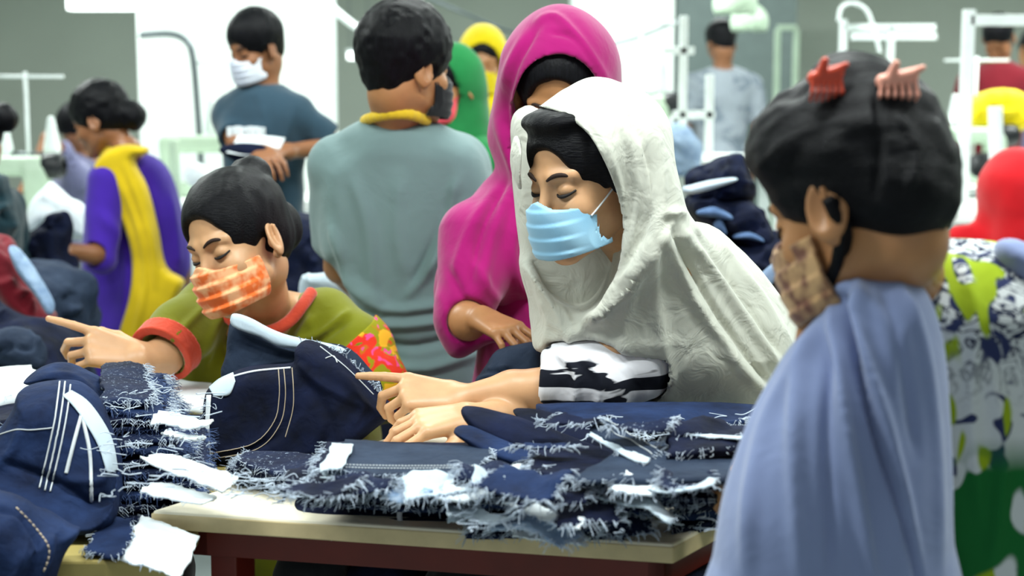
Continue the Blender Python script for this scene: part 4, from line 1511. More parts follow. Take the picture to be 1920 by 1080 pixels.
def woman_front():
    h = Head(1608, 368, 1.74, 45, -26, 0, 1.04)
    root = empty('person', (.60, 1.86, 0), 'woman in a blue shawl and floral kurta with clipped black hair, right foreground', 'person')
    nb = W(1690, 540, 1.85)
    sl, sr = W(1600, 600, 1.76), W(1850, 640, 1.95)
    e1, w1 = W(1450, 900, 1.78), W(1432, 866, 1.99)
    e2 = W(1900, 900, 2.1)
    hd = hand_at(w1, W(1352, 905, 2.08) - w1, (-.35, -.30, .88), 1.0, side=-1, thumb='rest', curls=[(30, 40, 25), (30, 42, 26), (32, 44, 26), (34, 44, 26)])
    body = U(.03, h.f(U(.02, HEAD, neck_f(r=.047))), rc(h.p(0, -.024, -.05), nb + [0, 0, -.02], .048, .054), rc(sl, sr, .05), ell(W(1720, 790, 1.88), (.14, .10, .18)),
             rc(W(1700, 900, 1.9), (.50, 2.0, .75), .13, .13), U(.01, rc(sl, e1, .048, .040), rc(e1, w1, .040, .025), hd),
             U(.01, rc(sr, e2, .048, .038), rc(e2, W(1760, 900, 2.25), .036, .024), hand_at(W(1760, 900, 2.25), (-.6, .5, -.2), (0, 0, 1), 1.0, side=1)),
             rc((.44, 2.0, .72), (.44, 2.0, .1), .08, .04), rc((.62, 2.0, .72), (.62, 2.0, .1), .08, .04))
    part('body', body, .0026, M['skin_mid'], root)
    cap = h.f(hair_cap(.004, 0, -.002))
    bulk = pil([(1412, 330), (1398, 290), (1410, 235), (1450, 188), (1500, 160), (1530, 128), (1560, 110), (1612, 106), (1652, 122), (1672, 158), (1700, 190), (1738, 218), (1756, 262), (1770, 325), (1745, 378), (1680, 384), (1600, 375), (1570, 350),
                (1500, 330), (1450, 345)], 1.755, .078, .085)
    bun = U(.012, ell(W(1695, 245, 1.76), (.034, .06, .034)), ell(W(1722, 325, 1.76), (.028, .06, .034)), ell(W(1660, 330, 1.72), (.040, .06, .036)), ell(W(1598, 140, 1.75), (.042, .045, .022)), ell(W(1650, 190, 1.74), (.034, .06, .026)))
    part('hair', U(.012, cap, bulk, bun), .0035, M['hair_combed'], root, wob=[((9, 70, 70), .0030, 1), (24, .003, 4)], smooth_it=1,
         fold=[([(1400, 300), (1450, 230), (1560, 180)], 8, .002), ([(1410, 330), (1480, 260), (1600, 220)], 8, .002), ([(1640, 170), (1650, 260), (1640, 370)], 8, -.004), ([(1680, 210), (1720, 280), (1700, 370)], 9, .004)])
    # stray lock behind the ear
    V, Fc = tubes([spline([W(1552, 372, 1.66), W(1575, 430, 1.665), W(1570, 490, 1.68), W(1556, 530, 1.70)], 5), spline([W(1562, 372, 1.665), W(1588, 430, 1.67), W(1580, 500, 1.69)], 5)], [.0075, .006], 8)
    mk('hair_lock', V, Fc, M['hair'], root)
    face_details(h, root)
    mask_part(h, root, M['mask_pattern'], M['lash'], hi=-.018, lo=-.108, wide=.078, grow=.007)
    # kurta
    k = pil([(1570, 535), (1640, 482), (1700, 462), (1800, 452), (1900, 462), (2010, 520), (2090, 640), (2110, 900), (2120, 1250), (1600, 1250), (1590, 800)], 1.88, .14, .09)
    k = U(.04, k, rc((.53, 1.98, .80), (.53, 2.0, .35), .20, .23))
    k = S(k, I(rc(nb + [0, .0, -.02], h.p(0, -.03, -.04), .056, .058), halfat(W(1690, 472, 1.80), (.12, -.3, -1))), .008)
    part('kurta', k, .005, M['floral'], root, smooth_it=1, wob=[(9, .006, 2)], fold=[([(1800, 480), (1830, 600), (1820, 760), (1840, 1000)], 12, .006), ([(1860, 700), (1880, 850), (1860, 1060)], 14, .008)])
    # shawl over the near shoulder
    s = pil([(1556, 560), (1560, 525), (1600, 505), (1668, 500), (1715, 520), (1752, 580), (1778, 680), (1788, 820), (1786, 1000), (1780, 1250), (1330, 1250), (1338, 1050), (1350, 950), (1378, 870),
             (1420, 770), (1470, 680), (1515, 620)], 1.72, .115, .10, tilt=(.18, 0))
    fl = [([(1610, 520), (1620, 640), (1660, 800), (1720, 1080)], 13, .016), ([(1588, 560), (1602, 660), (1640, 800), (1690, 960), (1730, 1120)], 7, -.020), ([(1560, 560), (1575, 700), (1600, 900), (1640, 1100)], 12, .014),
          ([(1548, 580), (1500, 720), (1490, 900), (1500, 1080)], 16, .012), ([(1530, 620), (1450, 760), (1410, 900), (1400, 1080)], 15, .010), ([(1560, 640), (1550, 800), (1560, 1080)], 12, -.010),
          ([(1680, 520), (1730, 640), (1760, 860), (1765, 1080)], 10, .008), ([(1650, 520), (1690, 660), (1720, 860)], 12, -.006), ([(1525, 545), (1545, 555), (1600, 530)], 9, .008)]
    part('shawl', s, .0045, M['blue_shawl'], root, smooth_it=1, wob=[(8, .007, 6), ((26, 26, 5), .004, 2)], fold=fl)
    s2 = pil([(1870, 470), (1905, 452), (1990, 500), (2080, 600), (2100, 800), (2060, 900), (1960, 640), (1905, 540)], 1.80, .045, .05)
    part('shawl_end', s2, .006, M['blue_shawl'], root, wob=[(9, .006, 2)])
    part('shoes', U(0, rc((.44, 1.99, .04), (.42, 2.15, .04), .042, .036), rc((.62, 1.99, .04), (.60, 2.15, .04), .042, .036)), .008, M['plastic_black'], root)
    # two claw clips holding the hair
    for nm, c0, col, rr, ps, Y in (('hair_clip', (1548, 150), '#c8452c', .6, 1, 1.690), ('hair_clip', (1682, 156), '#e9a08c', .75, 2, 1.672)):
        mt = plain('clip_%d' % ps, hexc(col), .25)
        ctr = W(c0[0], c0[1], Y)
        tn = []
        tn.append(rc(ctr + A3((-.020 * rr, 0, .002)), ctr + A3((.020 * rr, 0, .008)), .0075))
        for j in range(6):
            x = (-.022 + j * .009) * rr
            tn.append(rc(ctr + A3((x, -.004, .004)), ctr + A3((x * 1.15, -.009, -.012)), .0028, .0018))
            tn.append(rc(ctr + A3((x * 1.15, -.009, -.012)), ctr + A3((x * 1.1, .004, -.022)), .0020, .0014))
        tn.append(rc(ctr + A3((.012 * rr, 0, .008)), ctr + A3((.034 * rr, -.004, .016)), .006, .003))
        tn.append(rc(ctr + A3((-.010 * rr, -.002, .006)), ctr + A3((-.004 * rr, -.006, .020)), .006, .004))
        c = tag(part(nm, U(.002, *tn), .0012, mt, None), ['', 'orange-red claw clip in the hair of the foreground woman',
                                                         'salmon pink claw clip in the hair of the foreground woman'][ps], 'hair clip')


woman_front()
# ------------------------------------------------------------------ workers further back
def bg_people():
    # young man in the slate T-shirt
    h = Head(480, 88, 5.3, 135, -18, 0, .93)
    eL, wL = W(632, 275, 5.30), W(538, 284, 5.12)
    eR, wR = W(446, 270, 5.22), W(486, 290, 5.06)
    r, B = standing('person', 'young man in a slate shirt and white mask holding papers', h, 160, 'tee_slate', 'jeans_plain',
                    arms=[(eL, wL, None, (0, -.4, .9)), (eR, wR, None, (0, -.4, .9))], mask='mask_white', skin_='skin_dark', sh=.155, fat=.98, hips=.50, vox=.0055, top_grow=.020,
                    fold=[([(560, 180), (530, 280), (520, 350)], 10, .008), ([(480, 160), (500, 260), (480, 350)], 10, .006)])
    # pale blocky print on the chest
    bs = []
    for j, (dx, ww, hh) in enumerate([(0, .018, .03), (.024, .016, .036), (.046, .02, .03), (.072, .012, .036), (.092, .018, .034), (.116, .02, .03)]):
        p = B.p(.060 - dx, .116, -.118)
        bs.append((p[0], p[1] - .010, p[2], ww, .05, hh, rad(165)))
    boxobj('chest_print', bs, M['lining'], r, bevel=.001)
    pp = W(468, 282, 5.03)
    o = mk('paper_sheet', *sheet(pp + [-.07, -.02, -.01], (.15, .02, -.005), (.02, .10, .05), 8, 6, .002, .006, 3), M['lining'])
    tag(o, 'white papers held by the young man in the slate T-shirt', 'paper')
    o = part('trousers_piece', pil([(412, 280), (450, 270), (500, 275), (530, 300), (520, 340), (470, 335), (440, 305)], 5.05, .03, .03), .006, M['denim'], None, wob=[(14, .006, 4)])
    tag(o, 'dark denim piece held under the papers by the young man', 'cloth')

    # woman in purple and yellow
    h = Head(188, 222, 5.5, 78, -22, 0, .98)
    root = empty('person', (W(240, 500, 5.55)[0], 5.55, 0), 'woman in a purple kurta with a yellow dupatta, hair in a low bun', 'person')
    nb = W(228, 305, 5.52); sl = W(200, 340, 5.42); sr = W(285, 335, 5.62)
    e1, w1 = W(190, 480, 5.35), W(128, 470, 5.2)
    body = U(.03, h.f(U(.02, HEAD, neck_f(.14, -.05))), rc(h.p(0, -.05, -.14), nb, .05, .055), rc(sl, sr, .05), ell(W(250, 430, 5.55), (.12, .10, .22)),
             U(.01, rc(sl, e1, .045, .038), rc(e1, w1, .036, .025), hand_at(w1, (-.9, -.2, -.3), (0, -.5, .8), 1.0, side=1)),
             rc((-1.36, 5.55, .8), (-1.36, 5.55, .1), .08, .04), rc((-1.20, 5.55, .8), (-1.20, 5.55, .1), .08, .04))
    part('body', body, .005, M['skin_dark'], root)
    part('hair', h.f(U(.015, hair_cap(.008), ell((0, -.115, -.035), (.052, .048, .055)))), .005, M['hair'], root, wob=[(50, .003, 1)])
    face_details(h, root)
    k = pil([(168, 330), (205, 290), (262, 282), (312, 312), (342, 400), (356, 500), (332, 525), (312, 600), (320, 760), (150, 760), (158, 620), (165, 560), (158, 480), (160, 400)], 5.55, .11, .09)
    k = U(.04, k, rc((-1.28, 5.55, .78), (-1.28, 5.55, .32), .15, .19))
    k = U(.02, k, rc(sl, sl + (e1 - sl) * 1.02, .066, .056))
    k = S(k, rc(e1 + (w1 - e1) * .12, w1, .040, .040), .004)
    part('kurta', k, .008, M['purple'], root, wob=[(8, .008, 3)], fold=[([(190, 400), (240, 480), (230, 600)], 12, .012), ([(320, 360), (330, 440), (335, 500)], 8, .01)])
    d = pil([(176, 318), (198, 286), (240, 272), (276, 276), (276, 290), (252, 300), (276, 350), (296, 430), (312, 500), (345, 528), (328, 575), (310, 660), (300, 760), (200, 760), (215, 660), (232, 590), (248, 530),
             (248, 470), (232, 420), (196, 376)], 5.42, .045, .02)
    part('dupatta', U(.01, d, S(rc(nb + [0, 0, -.01], nb + [0, 0, .02], .075), rc(nb, nb + [0, 0, .1], .062))), .006, M['yellow'], root, wob=[(12, .006, 3)],
         fold=[([(215, 320), (260, 430), (272, 540), (240, 660)], 6, .010), ([(235, 310), (280, 440), (292, 540)], 6, .010)])
    part('shoes', U(0, rc((-1.36, 5.55, .04), (-1.50, 5.55, .04), .042, .036), rc((-1.20, 5.55, .04), (-1.34, 5.52, .04), .042, .036)), .01, M['plastic_black'], root)

    # woman in the green headscarf, red mask
    def veiled(label, h, byaw, scarf, top, mask, hoodr=(.100, .112, .116), poly=None, Y=None, sh=.17, vox=.007, opening=True):
        r, B = standing('person', label, h, byaw, top, 'trouser_black', sleeve='long', mask=mask, sh=sh, vox=vox, hair='plain', top_grow=.02, hips=.75)
        hd = U(.04, h.f(ell((0, -.02, .026), hoodr)), rc(h.p(0, -.03, -.05), B.N + [0, 0, -.03], .085, .12), *( [pil(poly, Y, .05, .05)] if poly else []))
        if opening:
            hd = S(hd, h.f(U(.02, ell((0, .05, .0), (.070, .12, .088)), ell((0, .10, -.03), (.07, .10, .09)))), .006)
        part('headscarf', hd, .007, M[scarf], r, wob=[(14, .006, 3)])
        return r, B
    veiled('woman in a green headscarf and red mask beside the grey T-shirt man', Head(846, 160, 5.1, 135, -10, 0, 1.0), 140, 'green_scarf', 'green_scarf', 'mask_red',
           hoodr=(.088, .100, .108), poly=[(862, 110), (892, 130), (910, 200), (922, 290), (890, 320), (850, 250)], Y=5.18)
    veiled('woman with a bright yellow headscarf and yellow mask far behind', Head(906, 116, 6.3, 178, -10, 0, 1.0), 180, 'yellow_scarf', 'yellow_scarf', 'yellow_scarf', sh=.15)
    # woman in the red headscarf at the right edge
    h = Head(1902, 372, 5.0, 10, -18, 0, 1.02)
    veiled('woman in a bright red headscarf at the right edge of the picture, from behind', h, 5, 'red_scarf', 'red_scarf', None, hoodr=(.112, .125, .128), opening=False,
           poly=[(1775, 432), (1830, 415), (1850, 330), (1900, 300), (1960, 330), (1990, 420), (2040, 470), (2020, 640), (1800, 640), (1768, 520)], Y=5.02)
    # man in the grey printed T-shirt, far
    standing('person', 'man in a grey patterned T-shirt far behind with his back to the camera', Head(1352, 80, 9.4, 15, -22, 0, 1.0), 8, 'grey_print', 'jeans_plain', skin_='skin_dark', sh=.20, vox=.009,
             fat=1.1, hips=.60)
    # far worker in maroon
    standing('person', 'worker in a maroon shirt beyond the white frame at the right', Head(1872, 70, 8.6, 150, -45, 0, 1.0), 150, 'maroon', 'trouser_black', skin_='skin_dark', sleeve='long', sh=.17, vox=.009,
             hips=.6, hair='plain')
    standing('person', 'worker in a dull pink top at the far right edge', Head(1940, 92, 9.6, 200, -30, 0, 1.0), 200, 'lilac', 'trouser_black', skin_='skin_mid', sleeve='long', sh=.17, vox=.010, hips=.6, hair='plain')
    # worker in lilac bending at the far left
    a = W(150, 262, 7.2)
    standing('person', 'worker in a lilac-grey shirt bending over a machine at the far left', Head(150, 238, 7.7, 120, -50, 0, 1.0), 100, 'lilac', 'jeans_plain', skin_='skin_dark', sleeve='short', sh=.17,
             arms=[(W(92, 262, 7.4), W(60, 330, 7.3)), (W(150, 260, 7.8), W(90, 330, 7.7))], vox=.009, hips=.50, hair='plain', lean=-.3)
    # dark-clothed worker cut by the left edge
    standing('person', 'worker in dark clothes cut off by the left edge of the picture', Head(-62, 250, 4.9, 90, -20, 0, 1.0), 80, 'teal_dark', 'jeans_plain', skin_='skin_dark', sleeve='long', sh=.18, vox=.008,
             fat=1.1, hair='bun')


bg_people()
# ------------------------------------------------------------------ the sorting table and the one beside it
ZA, ZB = .86, .825
NL, NR = T(285, 957, ZA), T(1262, 1020, ZA)
D2 = T(430, 912, ZA) - NL
D2 = D2 / np.linalg.norm(D2)
LA = .60
D1 = (NR - NL) / np.linalg.norm(NR - NL)


def slab(name, pts, z0, z1, mat, parent, bevel=.004):
    n = len(pts)
    V = [(p[0], p[1], z0) for p in pts] + [(p[0], p[1], z1) for p in pts]
    Fc = [tuple(range(n))[::-1], tuple(range(n, 2 * n))] + [(i, (i + 1) % n, n + (i + 1) % n, n + i) for i in range(n)]
    o = mk(name, V, Fc, mat, parent, smooth=False)
    if bevel:
        m = o.modifiers.new('bevel', 'BEVEL'); m.width = bevel; m.segments = 2
    return o


def tables():
    c = (NL + NR) / 2 + D2 * LA / 2
    r = empty('work_table', (c[0], c[1], 0), 'cream topped sorting table with a red-brown steel frame in the foreground', 'table')
    P = [NL, NR, NR + D2 * LA, NL + D2 * LA]
    slab('tabletop', P, ZA - .027, ZA, M['cream_top'], r)
    q = .0012
    P2 = [NL - D1 * q - D2 * q, NR + D1 * q - D2 * q, NR + D2 * (LA + q) + D1 * q, NL + D2 * (LA + q) - D1 * q]
    slab('edge_band', P2, ZA - .0275, ZA - .004, M['cream_edge'], r, .002)
    ins = lambda a, b: NL + D1 * a + D2 * b
    L1 = np.linalg.norm(NR - NL)
    for a, b, c_, d in ((.03, .04, L1 - .03, .065), (.03, LA - .065, L1 - .03, LA - .04), (.03, .04, .055, LA - .04), (L1 - .055, .04, L1 - .03, LA - .04)):
        slab('frame_rail', [ins(a, b), ins(c_, b), ins(c_, d), ins(a, d)], ZA - .075, ZA - .0285, M['red_brown'], r, .002)
    for a, b in ((.05, .05), (L1 - .09, .05), (.05, LA - .09), (L1 - .09, LA - .09)):
        slab('leg', [ins(a, b), ins(a + .04, b), ins(a + .04, b + .04), ins(a, b + .04)], 0, ZA - .04, M['red_brown'], r, .002)
    slab('lower_shelf', [ins(.05, .05), ins(L1 - .05, .05), ins(L1 - .05, LA - .05), ins(.05, LA - .05)], .30, .32, M['cream_edge'], r, .002)
    # table on the left
    r = empty('work_table', (-.95, 2.6, 0), 'yellowish wooden table under the heap of denim at the left, lower left corner showing', 'table')
    x0, x1, y0, y1 = -1.5, -.46, 2.12, 3.08
    slab('tabletop', [(x0, y0), (x1, y0), (x1, y1), (x0, y1)], ZB - .025, ZB, plain('yellow_board', hexc('#a8975a'), .5, var=.08), r)
    for x in (x0 + .04, x1 - .09):
        for y in (y0 + .05, y1 - .10):
            boxobj('leg', [(x + .025, y + .025, (ZB - .025) / 2, .045, .045, ZB - .025)], M['red_brown'], r)
    boxobj('frame_rail', [((x0 + x1) / 2, y0 + .07, ZB - .05, x1 - x0 - .1, .025, .05), ((x0 + x1) / 2, y1 - .08, ZB - .05, x1 - x0 - .1, .025, .05)], M['red_brown'], r)


tables()
# ------------------------------------------------------------------ denim on the tables
ORD = ['lowest', 'second', 'third', 'fourth', 'fifth', 'sixth', 'seventh', 'eighth', 'ninth', 'tenth', 'eleventh', 'twelfth', 'thirteenth', 'fourteenth']


def denim_things():
    rnd = random.Random(5)
    cp = cloth_piece
    # ---- the layered heap at the left, every layer a cut panel with a frayed near edge
    NLAY = 12
    for k in range(NLAY):
        z = ZB + .012 + k * .0125
        yn = 968 - k * 19.5
        xl = 170 + rnd.uniform(-14, 14) + (k * 2.0)
        xr = 388 + rnd.uniform(-20, 6) - max(0, k - 4) * 15
        a, b = T(xl, yn + rnd.uniform(-4, 4), z), T(xr, yn + rnd.uniform(-8, 4), z + rnd.uniform(-.002, .004))
        far = .34 + rnd.uniform(-.05, .05)
        ya, yb = proj(a + [0, far, .004])[1], proj(b + [0, far, .004])[1]
        d, c = T(xl + 14 + rnd.uniform(-12, 12), ya, z + .004), T(min(xr, 384) + rnd.uniform(-22, 4), yb, z + .004)
        mt = ['denim_fleck', 'denim', 'denim_blue', 'denim_fleck'][k % 4]
        cp('denim_piece', '%s frayed denim layer from the bottom of the left heap' % ORD[k], 'denim panel', 'frayed layers of the left heap', [a, b, c, d], mt, th=.009, amp=.0028, freq=2.6,
           frays=(0, 1), fray_n=150, fray_len=.022, fray_r=.0007, fray_mat='fray' if k % 2 else 'fray_blue', ragged=.004)
    # white linings sticking out between the layers
    for j, (pp, k, lab) in enumerate([
            ([(268, 868), (420, 902), (405, 862), (300, 850)], 6.2, 'largest white lining sticking out of the left heap'),
            ([(282, 786), (384, 806), (384, 782), (300, 772)], 9.6, 'white lining strip sticking out near the top of the left heap'),
            ([(300, 812), (386, 836), (386, 818), (310, 806)], 8.4, 'thin white lining below the top strip in the left heap'),
            ([(262, 918), (385, 945), (400, 915), (290, 902)], 3.8, 'pale lining lying low in the left heap above the table corner')]):
        z = ZB + .020 + k * .0125
        cp('pocket_lining', lab, 'cloth', 'white linings in the left heap', quad(pp, [z + .004, z + .002, z + .006, z + .008]), 'lining', th=.003, amp=.004, nx=16, ny=10, wav=.010, cl=.012, frays=(0,), fray_n=60, fray_len=.010)
    cp('pocket_lining', 'white cloth hanging from the left heap over the table corner by the red leg', 'cloth', None,
       [T(222, 1040, .834), T(338, 1078, .828), T(350, 985, .840), T(268, 976, .842)], 'lining', th=.003, amp=.003, nx=18, ny=14, frays=(0, 3), fray_n=60, fray_len=.010)
    cp('denim_scrap', 'mid blue denim scrap hanging over the edge of the yellowish table', 'denim panel', None,
       [T(160, 1030, .838), T(228, 1046, .836), T(300, 985, .846), T(190, 958, .850)], 'denim_blue', th=.004, amp=.004, nx=18, ny=14, frays=(0, 1, 3), fray_n=80, fray_len=.012)
    # white sheet at the far side of the heap
    cp('white_cloth', 'flat white cloth lying between the pointing hand and the held jeans', 'cloth', None, quad([(280, 760), (400, 768), (400, 708), (286, 706)], [.872, .872, .876, .876]), 'lining', th=.012, amp=.001,
       frays=(), nx=12, ny=12)
    cp('white_cloth', 'folded white cloth at the left edge of the picture behind the blue jeans', 'cloth', None, quad([(-60, 752), (66, 735), (60, 680), (-60, 684)], [.90, .90, .905, .905]), 'lining', th=.03, amp=.003, frays=(0,), fray_n=30,
       nx=14, ny=12)
    cp('denim_piece', 'dark denim lying under the folded white cloth at the left edge', 'denim panel', None, quad([(-70, 800), (60, 775), (80, 728), (-60, 740)], [.885, .885, .88, .88]), 'denim', th=.03, amp=.004, frays=(0,), nx=14, ny=12)
    cp('denim_piece', 'pale blue denim between the jeans waistband and the left edge of the picture', 'denim panel', None, quad([(-70, 900), (62, 850), (70, 780), (-60, 800)], [.90, .91, .89, .88]), 'denim_pale', th=.02, amp=.004, frays=(0,), nx=14,
       ny=12)
    # long curved panel arching at the back of the heap
    V_ = pil([(48, 712), (78, 690), (130, 684), (180, 705), (222, 745), (250, 790), (262, 830), (240, 850), (205, 800), (160, 750), (110, 722), (62, 722)], 2.62, .05, .028, tilt=(0, .8))
    o = part('denim_fold', V_, .003, M['denim_blue'], None, wob=[(18, .005, 3)], fold=[([(70, 705), (140, 705), (200, 760), (240, 820)], 6, .004), ([(75, 715), (130, 722), (180, 770)], 4, -.005)])
    tag(o, 'dark blue denim leg arching over the top of the left heap', 'denim panel')

    # ---- jeans in the left foreground
    r = empty('jeans', T(120, 900, .86), 'blue jeans with a double pale seam folded up in the left foreground', 'jeans')
    m_ = pil([(48, 722), (120, 712), (160, 732), (202, 795), (224, 868), (226, 930), (208, 970), (150, 985), (60, 960), (-30, 905), (-60, 860), (0, 800), (30, 760)], 2.33, .085, .05, tilt=(0, .30))
    low = pil([(-60, 890), (20, 900), (100, 930), (170, 960), (214, 935), (222, 880), (226, 950), (205, 985), (160, 1000), (80, 985), (0, 960), (-60, 960)], 2.24, .05, .03, tilt=(0, .30))
    legs = [None]
    legs[0] = part('leg', U(.012, m_, low), .0032, M['denim_blue'], r, smooth_it=1, wob=[(16, .005, 3)],
         fold=[([(10, 868), (90, 898), (170, 940), (205, 930)], 9, -.010), ([(128, 740), (105, 830), (82, 920)], 5, .004), ([(108, 740), (88, 830), (66, 915)], 4, -.003), ([(200, 850), (190, 900), (120, 900)], 10, .006),
               ([(40, 800), (20, 850), (-20, 880)], 9, .006)])
    seam('stitching', legs, [[(112, 716), (104, 780), (92, 840), (74, 915)], [(122, 716), (114, 780), (102, 840), (84, 920)], [(132, 722), (124, 780), (112, 845), (94, 922)]], .0013, M['stitch_pale'], r, dash=False)
    seam('stitching', legs, [[(0, 815), (30, 806), (60, 806), (100, 802)]], .0010, M['stitch_pale'], r, dash=False)
    # pocket opening and pale tapes behind the seam
    ribbon('pocket_bag', legs, [(118, 744), (148, 778), (182, 835), (200, 888)], [(134, 734), (168, 758), (206, 818), (219, 880)], 'lining_grey', r)
    seam('tape', legs, [[(152, 778), (138, 830), (124, 888)], [(152, 778), (168, 850), (171, 940)]], .0030, M['stitch_pale'], r, dash=False)
    r = empty('jeans', T(40, 1040, .83), 'dark jeans bunched in the bottom left corner of the picture', 'jeans')
    m_ = U(.012, pil([(-80, 930), (-10, 925), (45, 945), (80, 985), (110, 1010), (95, 1100), (60, 1200), (-80, 1200)], 2.06, .07, .045), pil([(60, 960), (130, 985), (150, 1000), (120, 1040), (90, 1110), (70, 1180), (40, 1100)], 2.09, .045, .03))
    lg = part('leg', m_, .0032, M['denim_blue'], r, smooth_it=1, wob=[(16, .005, 8)], fold=[([(-20, 950), (30, 965), (62, 1010)], 6, -.008), ([(66, 1000), (70, 1040), (40, 1120)], 6, -.008), ([(20, 960), (50, 1020), (20, 1100)], 8, .006),
                                                                                       ([(100, 1000), (92, 1050), (70, 1100)], 5, .005)])
    seam('stitching', [lg], [[(30, 952), (62, 985), (92, 1030), (80, 1075)]], .0012, M['stitch'], r)

    # ---- the folded jeans being held
    r = empty('jeans', T(550, 850, .88), 'folded dark jeans held upright by the woman in white, with a curved double seam', 'jeans')
    back = pil([(432, 600), (455, 598), (545, 640), (640, 648), (690, 690), (712, 740), (600, 760), (430, 720), (425, 660)], 2.80, .03, .03, tilt=(0, .22))
    part('back_panel', back, .003, M['denim_grey'], r, wob=[(18, .004, 3)], fold=[([(440, 640), (520, 668), (640, 670)], 6, -.005), ([(470, 690), (540, 676), (640, 665)], 5, .004)])
    front = pil([(388, 742), (402, 722), (438, 700), (480, 688), (548, 682), (556, 652), (580, 638), (640, 664), (690, 710), (728, 750), (745, 772), (700, 808), (640, 850), (560, 868), (470, 862), (392, 858), (384, 800)],
                2.70, .048, .028, tilt=(.05, .22))
    fp = part('front_panel', front, .003, M['denim'], r, smooth_it=1, wob=[(12, .005, 6)],
         fold=[([(560, 680), (600, 720), (700, 770)], 9, .006), ([(560, 700), (620, 790), (600, 850)], 12, -.006), ([(640, 700), (680, 760), (660, 800)], 8, .005), ([(450, 850), (520, 820), (560, 760)], 8, -.003),
               ([(530, 688), (522, 770), (480, 830), (400, 850)], 5, .003)])
    seam('stitching', [fp], [[(522, 690), (524, 740), (514, 790), (474, 832), (396, 850)], [(532, 690), (535, 745), (524, 797), (482, 842), (396, 860)], [(548, 690), (550, 760), (535, 820)]], .0009, M['stitch'], r, dash=False)
    ribbon('white_facing', [fp], [(389, 742), (387, 800), (390, 856)], [(397, 742), (394, 800), (396, 856)], 'lining', r)
    ribbon('white_facing', [fp], [(393, 728), (412, 712), (438, 700)], [(402, 744), (430, 740), (442, 716)], 'lining_grey', r)
    seam('white_edge', [fp], [[(438, 706), (480, 696), (545, 690)]], .0022, M['lining'], r, dash=False)
    seam('stitching', [fp], [[(600, 650), (650, 690), (700, 740)], [(610, 672), (625, 668), (632, 680)]], .0011, M['stitch_pale'], r, dash=False)
    wb = pil([(432, 590), (450, 588), (500, 612), (545, 630), (640, 650), (640, 662), (540, 652), (490, 634), (436, 614)], 2.765, .012, .010, tilt=(0, .22))
    part('white_facing', wb, .0022, M['lining_grey'], r, wob=[(25, .003, 4)])
    V, Fc = edge_threads([W(560, 642, 2.74), W(640, 662, 2.73), W(720, 742, 2.70)], (.3, -.2, 1), 90, .012, .0008, 4)
    mk('frayed_threads', V, Fc, M['fray'], r)
    V, Fc = edge_threads([W(388, 745, 2.66), W(384, 800, 2.66), W(388, 860, 2.67)], (-1, -.2, 0), 50, .008, .0008, 9)
    mk('frayed_threads', V, Fc, M['fray'], r)

    # ---- bundles on the sorting table
    G = 'cut denim panels stacked on the sorting table'
    z0 = ZA
    # flecked cloth at the left of the stack
    for j in range(4):
        dz = j * .011
        cp('denim_piece', '%s flecked panel from the bottom at the left of the sorting table' % ORD[j], 'denim panel', G,
           quad([(424 + j * 6, 893 - j * 8), (575 + j * 3, 928 - j * 10), (640, 875 - j * 8), (440 + j * 8, 862 - j * 8)], z0 + .010 + dz), 'denim_fleck', th=.008, amp=.002, frays=(0, 1, 3), fray_n=130, fray_len=.014)
    # folded thick dark roll along the near edge
    o = part('folded_denim', pil([(540, 985), (546, 950), (580, 930), (700, 932), (862, 940), (870, 965), (866, 988), (700, 990)], 2.285, .085, .020, tilt=(-.16, 0)), .0028, M['denim'], None, wob=[(20, .002, 4)],
             fold=[([(545, 962), (700, 966), (868, 962)], 4, -.005), ([(545, 975), (700, 978), (868, 976)], 3, .002)])
    tag(o, 'dark folded denim lying along the near edge of the sorting table', 'folded denim')
    V, Fc = edge_threads([W(545, 984, 2.24), W(700, 989, 2.22), W(866, 988, 2.20)], (-.1, -1, -.3), 26, .014, .0006, 12)
    mk('frayed_threads', V, Fc, M['fray'], o)
    o = cp('care_label', 'small pale cloth label at the right end of the dark folded denim', 'label', None, quad([(838, 975), (868, 975), (868, 938), (842, 938)], z0 + .046), 'lining_grey', th=.002, amp=.0005, nx=6, ny=6, frays=())
    ms = ['denim_fleck', 'denim', 'denim_fleck', 'denim', 'denim_fleck', 'denim']
    for j in range(6):
        z = z0 + .044 + j * .0085
        y = 944 - j * 9
        cp('denim_piece', '%s frayed panel from the bottom of the middle stack on the sorting table' % ORD[j], 'denim panel', G,
           quad([(582 + rnd.uniform(-10, 12), y), (905 + rnd.uniform(-18, 14), y + 4), (930, y - 70), (615 + rnd.uniform(-6, 8), y - 72)], z), ms[j], th=.006, amp=.0022, frays=(0, 1, 3), fray_n=150, fray_len=.016)
    z = z0 + .100
    cp('denim_piece', 'smooth grey-blue denim panel with pale stitched edge on top of the middle stack', 'denim panel', None, quad([(612, 884), (900, 892), (925, 838), (650, 828)], [z, z, z + .004, z + .004]), 'denim_grey', th=.006, amp=.0012,
       frays=(0, 1), fray_n=120, fray_len=.012, stitch=[(.1, .18, .95, .18), (.1, .26, .95, .26)], nx=30)
    cp('pocket_lining', 'white cloth label at the left end of the middle stack', 'cloth', None, quad([(598, 880), (640, 884), (662, 830), (626, 828)], [z + .004, z + .004, z + .009, z + .009]), 'lining_grey', th=.002, amp=.001, nx=8,
       ny=10, frays=(0,), fray_len=.008)
    cp('pocket_lining', 'long thin pale strip under the top panel of the middle stack', 'cloth', None, quad([(605, 898), (862, 902), (866, 886), (610, 880)], [z - .008, z - .008, z - .004, z - .004]), 'lining_grey', th=.002, amp=.001, nx=20, ny=6,
       frays=(0,), fray_len=.010)
